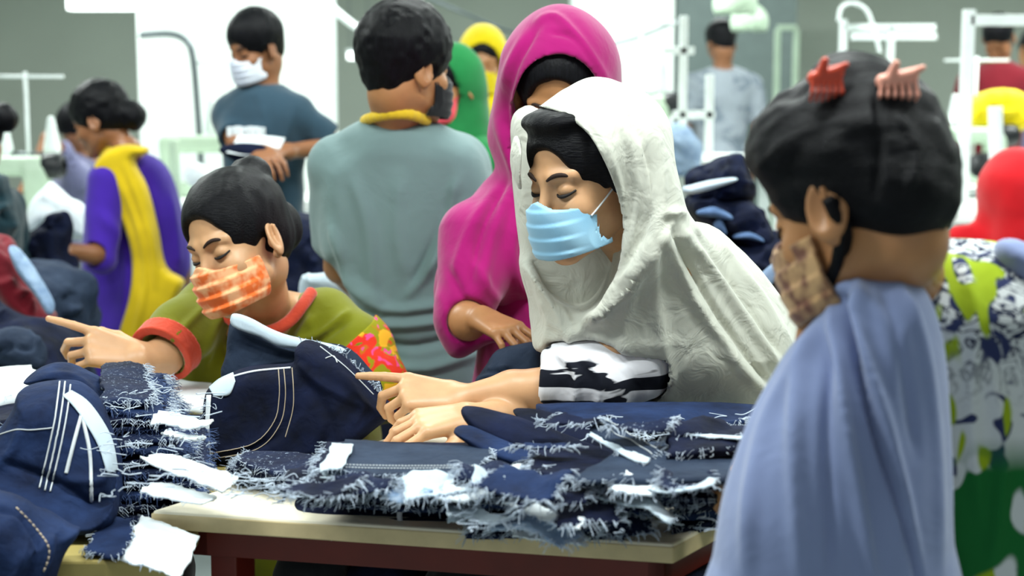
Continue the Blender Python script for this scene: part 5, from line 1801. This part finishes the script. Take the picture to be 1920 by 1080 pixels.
    # twisted pale cord running down over the stack
    V, Fc = tubes([spline([W(752, 985, 2.20), W(752, 955, 2.205), W(790, 928, 2.25), W(850, 908, 2.30), (W(905, 890, 2.35)), W(960, 876, 2.40)], 8)], .0042, 6)
    o = mk('selvedge_strip', V, Fc, M['stitch_pale']); tag(o, 'pale selvedge strip trailing over the middle stack towards the table edge', 'cord')

    # right stack, bottom to top
    for j in range(7):
        z = z0 + .010 + j * .0085
        y = 1000 - j * 11
        xl = 872 + rnd.uniform(-6, 18) + j * 3
        xr = 1135 + rnd.uniform(-30, 40) + j * 12
        cp('denim_piece', '%s frayed panel from the bottom of the right stack on the sorting table' % ORD[j], 'denim panel', G,
           quad([(xl, y), (xr, y + 8), (xr + 40, y - 75), (xl + 30, y - 80)], z), ['denim_fleck', 'denim', 'denim_blue'][j % 3], th=.006, amp=.0028, frays=(0, 1, 3), fray_n=150, fray_len=.018, ragged=.004)
    for pp, z, lab in [
            ([(960, 1000), (1090, 1018), (1128, 994), (965, 984)], .022, 'pale lining at the bottom of the right stack just above the table edge'),
            ([(942, 948), (1085, 992), (1130, 952), (955, 934)], .066, 'white triangular pocket lining sticking out of the right stack'),
            ([(1110, 918), (1255, 978), (1282, 930), (1120, 900)], .085, 'long pale lining folded at the right side of the right stack'),
            ([(1215, 925), (1350, 928), (1350, 908), (1225, 908)], .110, 'thin bright lining edge below the smooth blue panel at the right'),
            ([(880, 905), (965, 890), (968, 866), (900, 872)], .112, 'small pale square of lining between the middle and right stacks')]:
        cp('pocket_lining', lab, 'cloth', None, quad(pp, [z0 + z, z0 + z - .004, z0 + z + .004, z0 + z + .004]), 'lining' if z < .08 else 'lining_grey', th=.0025, amp=.0045, freq=4, wav=.010, cl=.014, nx=16, ny=8, frays=(0, 1), fray_n=50, fray_len=.010)
    for j in range(5):
        z = z0 + .074 + j * .007
        y = 935 - j * 10
        cp('denim_piece', '%s dark panel from the bottom of the far part of the right stack' % ORD[j], 'denim panel', G,
           quad([(905 + j * 22, y - 4), (1330 + rnd.uniform(-20, 20), y + 16), (1400, y - 60), (960 + j * 12, y - 70)], z), ['denim', 'denim_fleck'][j % 2], th=.006, amp=.0025, frays=(0, 3), fray_n=140, fray_len=.016)
    z = z0 + .116
    cp('denim_piece', 'broad smooth blue panel on the right stack beside the foreground woman', 'denim panel', None, quad([(1065, 893), (1372, 912), (1440, 830), (1190, 836)], [z, z + .002, z, z]), 'denim_grey', th=.006, amp=.0015,
       frays=(0,), fray_n=60, nx=30)
    # long folds swept from the lower hand to the right
    for pp, Y, nm, mt in [
            ([(866, 768), (900, 766), (980, 782), (1060, 815), (1130, 842), (1165, 862), (1140, 872), (1060, 862), (960, 838), (890, 806)], 2.27, 'long dark denim fold running from the lower hand to the right stack', 'denim'),
            ([(880, 800), (960, 832), (1060, 862), (1160, 868), (1130, 882), (1040, 884), (940, 864), (870, 826), (850, 806)], 2.22, 'second dark denim fold just in front of the lower hand', 'denim_blue'),
            ([(960, 770), (1040, 775), (1120, 800), (1180, 840), (1240, 868), (1190, 876), (1110, 852), (1020, 812)], 2.32, 'dark denim fold tucked under the zebra print sleeve', 'denim')]:
        o = part('denim_fold', pil(pp, Y, .035, .016, tilt=(0, 1.2)), .0028, M[mt], None, wob=[(22, .003, 4)], fold=[([pp[1], pp[3], pp[5]], 5, .004)])
        tag(o, nm, 'denim panel')
    # heap under the sleeve and along the far side
    for j in range(6):
        z = z0 + .040 + j * .014
        cp('denim_piece', '%s denim panel from the bottom of the far pile' % ORD[j], 'denim panel', G,
           quad([(1000 + rnd.uniform(-20, 30), 850 - j * 11), (1400 + rnd.uniform(-20, 20), 850 - j * 11), (1440, 800 - j * 9), (1010, 800 - j * 9)], z), ['denim_fleck', 'denim', 'denim_blue'][j % 3], th=.010, amp=.0035,
           frays=(0, 1), fray_n=140, fray_len=.016)
    z = z0 + .135
    cp('denim_piece', 'grey-blue panel with two dashed seams lying in front of the zebra print sleeve', 'denim panel', None, quad([(1108, 806), (1218, 862), (1245, 832), (1128, 786)], [z, z - .012, z - .006, z + .004]), 'denim_grey', th=.005, amp=.001,
       frays=(1, 3), fray_n=60, fray_len=.012, stitch=[(.04, .55, .96, .55), (.04, .92, .96, .92)], nx=24)
    cp('pocket_lining', 'pale facing along the near edge of the panel with dashed seams', 'cloth', None, quad([(1104, 816), (1212, 872), (1222, 860), (1112, 804)], [z - .004, z - .016, z - .012, z]), 'lining_grey', th=.003, amp=.001, nx=16, ny=5,
       frays=(0,), fray_n=50, fray_len=.010)
    cp('denim_piece', 'dark panel with a pale frayed edge near the shawl of the woman in white', 'denim panel', None, quad([(1250, 842), (1420, 838), (1440, 792), (1262, 800)], [z, z, z, z]), 'denim', th=.012, amp=.003, frays=(0, 2), fray_n=120, fray_len=.014)
    cp('pocket_lining', 'thin curved pale strip on the dark panel near the white shawl', 'cloth', None, quad([(1278, 806), (1400, 822), (1404, 812), (1286, 796)], [z + .010] * 4), 'lining_grey', th=.002, amp=.003, nx=16, ny=4, frays=(0,), fray_len=.008)
    # small dark heap by the table's right corner
    for j in range(4):
        z = z0 + .012 + j * .014
        cp('denim_scrap', '%s dark scrap from the bottom at the right table corner' % ORD[j], 'denim panel', 'dark scraps at the right corner of the table',
           quad([(1255 + j * 6, 985 - j * 18), (1370, 972 - j * 18), (1390, 920 - j * 16), (1280, 925 - j * 16)], z), ['denim', 'denim_blue'][j % 2], th=.012, amp=.004, frays=(0, 3), fray_n=100, fray_len=.014)
    # smaller offcuts lying every way over the stacks
    spots = [(600, 890, .075, 'scrap at the left end of the sorting table pile'), (600, 915, .095, 'scrap before the white label of the middle stack'),
             (680, 905, .098, 'scrap below the pale strip of the middle stack'), (745, 925, .085, 'scrap left of the pale cord'), (820, 905, .100, 'scrap crossing the near edge of the middle stack'),
             (900, 915, .092, 'scrap where the cord meets the right stack'), (935, 880, .108, 'scrap at the right end of the grey-blue panel'), (985, 905, .110, 'scrap behind the white triangular lining'),
             (1040, 930, .095, 'scrap right above the white triangular lining'), (1100, 965, .070, 'scrap right of the white triangular lining'), (1180, 985, .045, 'scrap low at the right end of the table'),
             (1010, 985, .050, 'scrap at the foot of the right stack'), (915, 965, .060, 'scrap at the left foot of the right stack'), (1200, 905, .112, 'scrap under the broad smooth blue panel'),
             (1290, 900, .116, 'scrap near the knuckles at the right'), (1020, 830, .125, 'scrap before the long dark folds'), (1080, 790, .140, 'scrap just under the zebra sleeve'),
             (1330, 800, .145, 'scrap at the far right of the far pile'), (1200, 800, .150, 'scrap behind the panel with dashed seams')]
    mats = ['denim', 'lining', 'denim_fleck', 'denim_blue', 'lining_grey', 'denim', 'denim_fleck', 'denim_pale']
    for j, (px, py, dz, lab) in enumerate(spots):
        c0 = T(px, py, z0 + dz)
        a_ = rnd.uniform(-.7, .7); w2, h2 = rnd.uniform(.035, .065), rnd.uniform(.014, .030)
        e1, e2 = np.array([math.cos(a_), math.sin(a_), rnd.uniform(-.12, .12)]), np.array([-math.sin(a_), math.cos(a_), rnd.uniform(.0, .35)])
        mt = mats[(j * 5) % 8]
        cp('offcut', ('pale ' if mt in ('lining', 'lining_grey', 'denim_pale') else 'dark denim ') + lab, 'cloth scrap', None, [c0 - e1 * w2 - e2 * h2, c0 + e1 * w2 * .8 - e2 * h2, c0 + e1 * w2 + e2 * h2 * .8, c0 - e1 * w2 * .7 + e2 * h2], mt,
           th=.003, amp=.004, freq=5, nx=18, ny=10, frays=(0, 1, 3), fray_n=150, fray_len=.018, wav=.008, cl=.014)
    # loose thread tangles lying on the piles: nobody could count them
    paths, rs = [], []
    for _ in range(260):
        reg = rnd.choice([((180, 430), (720, 930), .03), ((430, 620), (885, 935), .012), ((620, 940), (890, 940), .010), ((880, 1330), (850, 1000), .02), ((1000, 1400), (775, 850), .02)])
        px, py = rnd.uniform(*reg[0]), rnd.uniform(*reg[1])
        t = (960 - py) / 230
        z = z0 + .055 + max(0, min(1, t)) * .075 + rnd.uniform(-.008, .012)
        p = T(px, py, z); a = rnd.uniform(0, 6.28); L = rnd.uniform(.005, .014)
        q = [p + [L * i * math.cos(a + i * rnd.uniform(-.6, .6)), L * i * .8 * math.sin(a + i * .5), rnd.uniform(-.003, .005)] for i in range(4)]
        paths.append(spline(q, 3)); rs.append(rnd.uniform(.0005, .0010))
    V, Fc = tubes(paths, rs, 3, close=False)
    o = mk('thread_tangle', V, Fc, M['fray']); o['kind'] = 'stuff'; tag(o, 'loose pale threads tangled over the denim piles', 'threads')


denim_things()
# ------------------------------------------------------------------ the workshop behind
def machine_table(px, pyt, Y, w_, label, depth=.55, machine=True, flip=1, lab2=None, z=None, ph=0, top='white_top'):
    p = W(px, pyt, Y); z = p[2] if z is None else z
    r = empty('sewing_table', (p[0], Y, 0), label, 'table')
    boxobj('tabletop', [(p[0], Y + depth / 2, z - .02, w_, depth, .04)], M[top], r, .006)
    for sx in (-1, 1):
        for sy in (0, 1):
            boxobj('leg', [(p[0] + sx * (w_ / 2 - .06), Y + .06 + sy * (depth - .12), (z - .04) / 2, .05, .04, z - .04)], M['white_metal'], r)
    boxobj('crossbar', [(p[0], Y + depth / 2, .2, w_ - .12, .05, .04)], M['grey_metal'], r)
    if machine:
        sewing_machine((p[0] + ph, Y + depth * .55, z), flip, lab2)


def sewing_machine(at_, flip, label):
    x, y, z = at_
    f = flip
    r = empty('sewing_machine', at_, label, 'sewing machine')
    b = U(.02, bx((x, y, z + .03), (.22, .08, .03), r=.012), bx((x + f * .17, y, z + .13), (.05, .055, .11), r=.02), bx((x, y, z + .235), (.21, .045, .04), r=.025), bx((x - f * .18, y, z + .19), (.032, .042, .07), r=.015))
    part('machine_body', b, .007, M['green_metal'], r)
    part('hand_wheel', S(rc((x + f * .225, y, z + .235), (x + f * .245, y, z + .235), .055), rc((x + f * .235, y, z + .235), (x + f * .28, y, z + .235), .035)), .006, M['plastic_black'], r)
    V, Fc = tubes([np.array([[x - f * .18, y - .01, z + .13], [x - f * .18, y - .01, z + .06]])], .004); mk('needle_bar', V, Fc, M['grey_metal'], r)
    V, Fc = tubes([np.array([[x + f * .10, y + .12, z], [x + f * .10, y + .12, z + .62]]), np.array([[x - f * .06, y + .12, z + .60], [x + f * .26, y + .12, z + .60]])], .008); mk('thread_stand', V, Fc, M['white_metal'], r)
    for k in (-1, 1):
        xx = x + f * .10 + k * .10
        part('thread_cone', rc((xx, y + .12, z + .30), (xx, y + .12, z + .42), .036, .016), .006, M['white_metal'], r)
    V, Fc = tubes([np.array([[x + f * .0, y + .12, z + .28], [x + f * .20, y + .12, z + .28]])], .008); mk('cone_shelf', V, Fc, M['grey_metal'], r)


def pipe(name, pts, r_, mat, label, cat='pipe', seg=8):
    V, Fc = tubes([spline(pts, 8)], r_, seg)
    o = mk(name, V, Fc, M[mat]); tag(o, label, cat)
    return o


def frame(name, posts, rails, mat, label, cat='frame', s_=.035):
    p0 = posts[0]
    r = empty(name, (p0[0], p0[1], 0), label, cat)
    for x, y, z0, z1 in posts:
        boxobj('post', [(x, y, (z0 + z1) / 2, s_, s_, z1 - z0)], M[mat], r)
    for x0, x1, y, z in rails:
        boxobj('rail', [((x0 + x1) / 2, y, z, abs(x1 - x0), s_, s_)], M[mat], r)
    return r


def pile(label, pts, Y, H, mat, vox=.006, tilt=(0, .25), name='cloth_pile', cat='cloth', sd=1, R=.05, foldn=6, amp=.02):
    rnd = random.Random(sd)
    pa = np.array(pts, float); lo, hi = pa.min(0), pa.max(0)
    fo = []
    for k in range(foldn):
        a = (rnd.uniform(lo[0], hi[0]), rnd.uniform(lo[1], hi[1])); b = (a[0] + rnd.uniform(-60, 60), a[1] + rnd.uniform(-30, 40))
        m = ((a[0] + b[0]) / 2 + rnd.uniform(-12, 12), (a[1] + b[1]) / 2 + rnd.uniform(-12, 12))
        fo.append(([a, m, b], rnd.uniform(5, 10), rnd.choice([-1, 1]) * .014))
    o = part(name, pil(pts, Y, H, R, tilt=tilt), vox, M[mat], None, wob=[(9, amp, sd), (24, amp * .35, sd + 2)], fold=fo)
    return tag(o, label, cat)


M['denim_mid'] = denim('denim_mid', hexc('#33486a'), hexc('#6079a0'))


def clutter():
    # left side
    machine_table(70, 432, 6.3, 1.1, 'white sewing table behind the woman in purple at the far left', lab2='pale sewing machine on the far left table', ph=-.25)
    pile('white cloth draped beside the woman in purple', [(60, 380), (82, 350), (96, 345), (120, 365), (165, 395), (165, 440), (110, 440), (90, 420), (60, 430)], 6.25, .10, 'lining', tilt=(0, 0))
    pile('black garment held by the woman in purple', [(40, 440), (62, 425), (90, 400), (118, 398), (130, 430), (128, 470), (150, 500), (120, 515), (60, 500), (38, 480)], 5.15, .08, 'denim', tilt=(0, 0), sd=3)
    pile('big pile of dark jeans standing on the floor below the woman in purple', [(20, 500), (70, 490), (130, 500), (168, 530), (172, 620), (170, 760), (60, 780), (20, 700), (10, 600)], 4.6, .20, 'denim_grey', tilt=(0, .1), sd=4, foldn=12, R=.10)
    pile('maroon cloth at the left edge of the picture', [(-40, 440), (20, 455), (50, 520), (90, 580), (95, 610), (50, 600), (0, 560), (-40, 540)], 4.35, .09, 'maroon', sd=6)
    pile('pale blue-grey cloth strip between the maroon cloth and the dark jeans', [(18, 462), (44, 480), (80, 530), (102, 570), (92, 590), (60, 545), (30, 505)], 4.25, .04, 'denim_pale', sd=7, R=.03, foldn=2, amp=.006)
    pile('dark heap of garments low at the left edge', [(-60, 560), (10, 590), (90, 620), (130, 640), (150, 690), (140, 800), (-60, 800)], 3.9, .20, 'denim', tilt=(0, .2), sd=8, foldn=12, R=.10)
    pile('greyish crumpled jeans on top of the dark heap at the left edge', [(-20, 640), (20, 620), (60, 630), (80, 660), (60, 690), (0, 690)], 3.7, .06, 'denim_grey', sd=9, foldn=6)
    pile('dark bundle with yellow thread at the far left edge', [(-30, 330), (10, 320), (24, 350), (22, 420), (10, 450), (-30, 450)], 4.8, .08, 'teal_dark', sd=12, tilt=(0, 0))
    # on and by the white pillar
    pipe('metal_tube', [W(262, 66, 7.6), W(320, 64, 7.6), W(350, 78, 7.6), W(362, 110, 7.6), W(370, 200, 7.6), W(378, 330, 7.6), W(380, 470, 7.6), W(384, 710, 7.6)], .016, 'grey_metal', 'thin grey tube bent in an arch in front of the white pillar')
    machine_table(462, 378, 6.95, 1.2, 'long pale sewing table in front of the white pillar', lab2='sewing machine in front of the white pillar', ph=-.22)
    part_ = part('table_lamp', ell(W(368, 328, 6.5), (.05, .05, .05)), .008, M['lining'], None)
    tag(part_, 'small white round lamp on the table before the white pillar', 'lamp')
    pipe('machine_column', [W(330, 400, 6.55), W(328, 330, 6.55), W(326, 262, 6.55)], .022, 'green_metal', 'short pale post of a machine before the white pillar', 'post')
    machine_table(560, 376, 5.75, .75, 'pale work bench edge behind the young man in the slate T-shirt', depth=.4, machine=False)
    pile('tall black heap of jeans behind the shoulder of the olive kurta woman', [(505, 420), (600, 405), (625, 440), (640, 560), (650, 800), (650, 1085), (500, 1085), (500, 800), (490, 520)], 4.6, .18, 'denim', sd=14, tilt=(0, 0), foldn=8, R=.1)
    pile('pale grey cloth on a bench right of the olive kurta woman', [(556, 540), (600, 505), (655, 520), (690, 570), (680, 800), (675, 1085), (560, 1085), (556, 800)], 4.28, .08, 'lining_grey', sd=15, tilt=(0, -.5), foldn=3)
    # ceiling cable and curved pipe
    pipe('cable', [W(596, -30, 8.5), W(620, 10, 8.5), W(660, 45, 8.5), W(700, 70, 8.5)], .02, 'white_metal', 'pale cable sagging beside the white pillar above the grey-shirted man', 'cable')
    pipe('cable', [W(790, -10, 9.5), W(860, 20, 9.5), W(960, 60, 9.5), W(1100, 84, 8.6), W(1180, 75, 8.5), W(1275, 38, 8.4)], .010, 'grey_metal', 'thin dark cable crossing in front of the second white pillar', 'cable')
    # centre right: racks and posts beyond the white shawl
    X = lambda px, Y: W(px, 200, Y)[0]
    Zp = lambda py, Y: W(1300, py, Y)[2]
    boxobj_ = boxobj('steel_cabinet', [(X(1375, 12.5), 12.6, 1.15, .92, .4, 2.3)], plain('cabinet_grey', hexc('#586462'), .6)); tag(boxobj_, 'dark grey cabinet against the far wall behind the man in the patterned T-shirt', 'cabinet')
    frame('machine_stand', [(X(1455, 10.5), 10.5, 0, Zp(55, 10.5)), (X(1490, 10.5), 10.5, 0, Zp(55, 10.5))], [(X(1455, 10.5), X(1490, 10.5), 10.5, Zp(52, 10.5))], 'green_metal', 'narrow pale green post frame left of the bun woman, far back')
    frame('machine_stand', [(X(1280, 7.2), 7.2, 0, Zp(30, 7.2)), (X(1330, 7.2), 7.2, 0, Zp(140, 7.2))], [(X(1262, 7.2), X(1340, 7.2), 7.2, Zp(215, 7.2)), (X(1240, 7.2), X(1300, 7.2), 7.2, Zp(95, 7.2))], 'white_metal',
          'white post frame of a machine just right of the second pillar')
    for i, (px, py, rr, Yl) in enumerate([(1378, 8, .11, 8.0), (1405, 42, .10, 8.4)]):
        o = part('hanging_lamp', S(ell(W(px, py, Yl), (rr, rr, rr)), ell(W(px, py, Yl) - [0, 0, .05], (rr * .85, rr * .85, rr))), .010, M['green_metal'], None)
        V, Fc = tubes([np.array([W(px, py, Yl) + [0, 0, rr * .9], [W(px, py, Yl)[0], W(px, py, Yl)[1], 2.99]])], .006); mk('hanging_wire', V, Fc, M['grey_metal'], o)
        tag(o, ['pale round lamp shade hanging above the patterned T-shirt man', 'lower right one of the two pale round lamp shades'][i], 'lamp')
    machine_table(1300, 300, 7.0, .9, 'white sewing table beyond the white shawl', lab2='pale sewing machine on the table beyond the white shawl', ph=-.30)
    pile('blue-grey cloth on the machine beyond the white hood', [(1245, 250), (1275, 235), (1310, 270), (1305, 320), (1270, 335), (1245, 300)], 6.8, .08, 'denim_pale', sd=21, tilt=(0, 0))
    # dark jeans heap between the two women on the right
    r = empty('work_table', (W(1390, 520, 4.4)[0], 4.5, 0), 'brown bench carrying the heap of dark jeans behind the woman in white', 'table')
    x0 = W(1390, 520, 4.3)[0]
    zt = W(1390, 520, 4.3)[2]
    boxobj('tabletop', [(x0 + .1, 4.5, zt - .02, .95, .6, .04)], M['cream_edge'], r)
    for sx in (-1, 1):
        for sy in (-1, 1):
            boxobj('leg', [(x0 + .1 + sx * .42, 4.5 + sy * .25, (zt - .04) / 2, .045, .045, zt - .04)], M['red_brown'], r)
    pile('upper dark jeans of the heap behind the woman in white', [(1285, 330), (1330, 305), (1385, 285), (1400, 330), (1405, 370), (1350, 385), (1300, 375)], 4.45, .14, 'denim', sd=31, tilt=(0, -.3), foldn=10)
    pile('pale folded edge on the heap of dark jeans behind the woman in white', [(1284, 352), (1330, 338), (1375, 332), (1380, 340), (1330, 356), (1290, 364)], 4.28, .03, 'lining_grey', sd=32, tilt=(0, 0), R=.02, foldn=1, amp=.004, vox=.004)
    pile('middle dark jeans of the heap behind the woman in white', [(1290, 370), (1350, 365), (1400, 360), (1440, 400), (1450, 450), (1400, 470), (1340, 440), (1300, 410)], 4.40, .16, 'denim', sd=33, foldn=12)
    pile('lower dark jeans of the heap behind the woman in white', [(1330, 430), (1390, 440), (1460, 430), (1480, 480), (1475, 540), (1400, 540), (1350, 500)], 4.35, .16, 'denim', sd=34, foldn=10)
    for k, (a, b) in enumerate([((1310, 395), (1370, 412)), ((1375, 440), (1430, 455)), ((1340, 420), (1360, 440))]):
        pile(['curled pale blue strip low on the dark jeans heap', 'pale blue fold at the right of the dark jeans heap', 'small pale blue fold in the middle of the dark jeans heap'][k],
             [(a[0], a[1]), ((a[0] + b[0]) / 2, a[1] - 6), (b[0], b[1] - 8), (b[0], b[1]), ((a[0] + b[0]) / 2, b[1] - 6), (a[0], a[1] + 8)], 4.22, .03, 'denim_mid', sd=40 + k, R=.02, foldn=0, amp=.004, vox=.004)
    # chair behind the woman in white
    r = empty('chair', (W(1490, 560, 3.6)[0], 3.6, 0), 'dark brown chair with a grey top bar behind the woman in white', 'chair')
    part('backrest', pil([(1432, 520), (1480, 478), (1505, 520), (1528, 600), (1530, 700), (1480, 700), (1455, 600)], 3.6, .025, .02), .006, plain('chair_brown', hexc('#2c211d'), .5), r)
    part('top_bar', pil([(1424, 530), (1432, 508), (1478, 476), (1490, 488), (1470, 512), (1436, 540)], 3.57, .02, .012), .005, M['denim_pale'], r)
    cx = W(1490, 560, 3.6)[0]
    boxobj('seat', [(cx, 3.8, .45, .42, .42, .04)], M['plastic_black'], r, .01)
    for sx in (-1, 1):
        for sy in (-1, 1):
            boxobj('leg', [(cx + sx * .18, 3.8 + sy * .18, .22, .03, .03, .44)], M['plastic_black'], r)
    boxobj('back_post', [(cx - .10, 3.6, .72, .03, .03, .56), (cx + .08, 3.6, .72, .03, .03, .56)], M['plastic_black'], r)
    # right side: tall white frames and machines
    frame('machine_stand', [(X(1577, 8.2), 8.2, 0, Zp(36, 8.2)), (X(1666, 8.2), 8.2, 0, Zp(50, 8.2))], [(X(1577, 8.2), X(1748, 8.2), 8.2, Zp(52, 8.2)), (X(1600, 8.2), X(1760, 8.2), 8.3, Zp(68, 8.2))], 'white_metal',
          'white machine frame with two rails above the head of the bun woman')
    pipe('tube', [W(1572, 40, 8.15), W(1578, 14, 8.15), W(1600, 6, 8.15), W(1625, 20, 8.15), W(1640, 60, 8.15), W(1650, 100, 8.15)], .010, 'white_metal', 'thin white tube arching over the white machine frame')
    frame('machine_stand', [(X(1810, 6.6), 6.6, 0, Zp(18, 6.6)), (X(2010, 6.6), 6.6, 0, Zp(18, 6.6))], [(X(1810, 6.6), X(2010, 6.6), 6.6, Zp(38, 6.6))], 'white_metal', 'tall white frame standing at the right edge of the picture', s_=.045)
    machine_table(1850, 352, 7.6, 1.2, 'white sewing table by the tall white frame', lab2='sewing machine on the table by the tall white frame', ph=-.05)
    machine_table(1800, 400, 6.1, .8, 'bright white work table behind the bun woman at the right', machine=False, depth=.7)
    pile('yellowish garments on the table by the tall white frame', [(1815, 200), (1850, 175), (1905, 170), (1930, 200), (1930, 240), (1830, 245)], 8.0, .10, 'yellow_scarf', sd=51, tilt=(0, 0))
    pile('small dark machine cover on the table at the right', [(1818, 300), (1840, 288), (1872, 292), (1876, 328), (1820, 330)], 7.5, .06, 'plastic_black', sd=52, tilt=(0, 0), foldn=1)
    pipe('machine_column', [W(1868, 350, 6.4), W(1868, 280, 6.4), W(1866, 200, 6.4)], .030, 'white_metal', 'thick white machine post before the right hand table', 'post')
    # grey bundle held by the woman in magenta
    pile('dark grey-blue trousers held by the woman in magenta', [(890, 735), (905, 690), (930, 660), (985, 645), (1010, 650), (1020, 690), (1010, 760), (900, 770)], 2.86, .05, 'denim_grey', sd=61, tilt=(0, .2), foldn=4, R=.04, vox=.005)
    # dark bundles added on the shelf to stand in for the shade below the sorting table
    for j in range(7):
        c = NL + D1 * (.09 + .112 * j) + D2 * .28
        f = U(.03, bx((c[0], c[1], .56), (.053, .17, .22), rot(math.degrees(math.atan2(D1[1], D1[0]))), r=.05), bx((c[0], c[1], .40), (.055, .18, .075), rot(math.degrees(math.atan2(D1[1], D1[0]))), r=.04))
        o = part('shade_filler', f, .008, M['denim' if j % 2 else 'trouser_black'], None, wob=[(12, .012, j), (40, .004, j)])
        tag(o, '%s dark bundle from the left, added as shade under the sorting table' % ORD_[j], 'shade filler', 'dark bundles added as shade under the sorting table')
    for j in range(4):  # black sacks added to make the space under the yellowish table dark
        f = U(.03, bx((-1.30 + j * .22, 2.45, .36), (.10, .20, .36), r=.06), bx((-1.30 + j * .22, 2.45, .2), (.105, .21, .12), r=.05))
        o = part('shade_filler', f, .010, M['trouser_black'], None, wob=[(9, .012, j)])
        tag(o, '%s black sack from the left, added as shade under the yellowish table' % ORD_[j], 'shade filler', 'black sacks added as shade under the yellowish table')


ORD_ = ['first', 'second', 'third', 'fourth', 'fifth', 'sixth', 'seventh']
clutter()
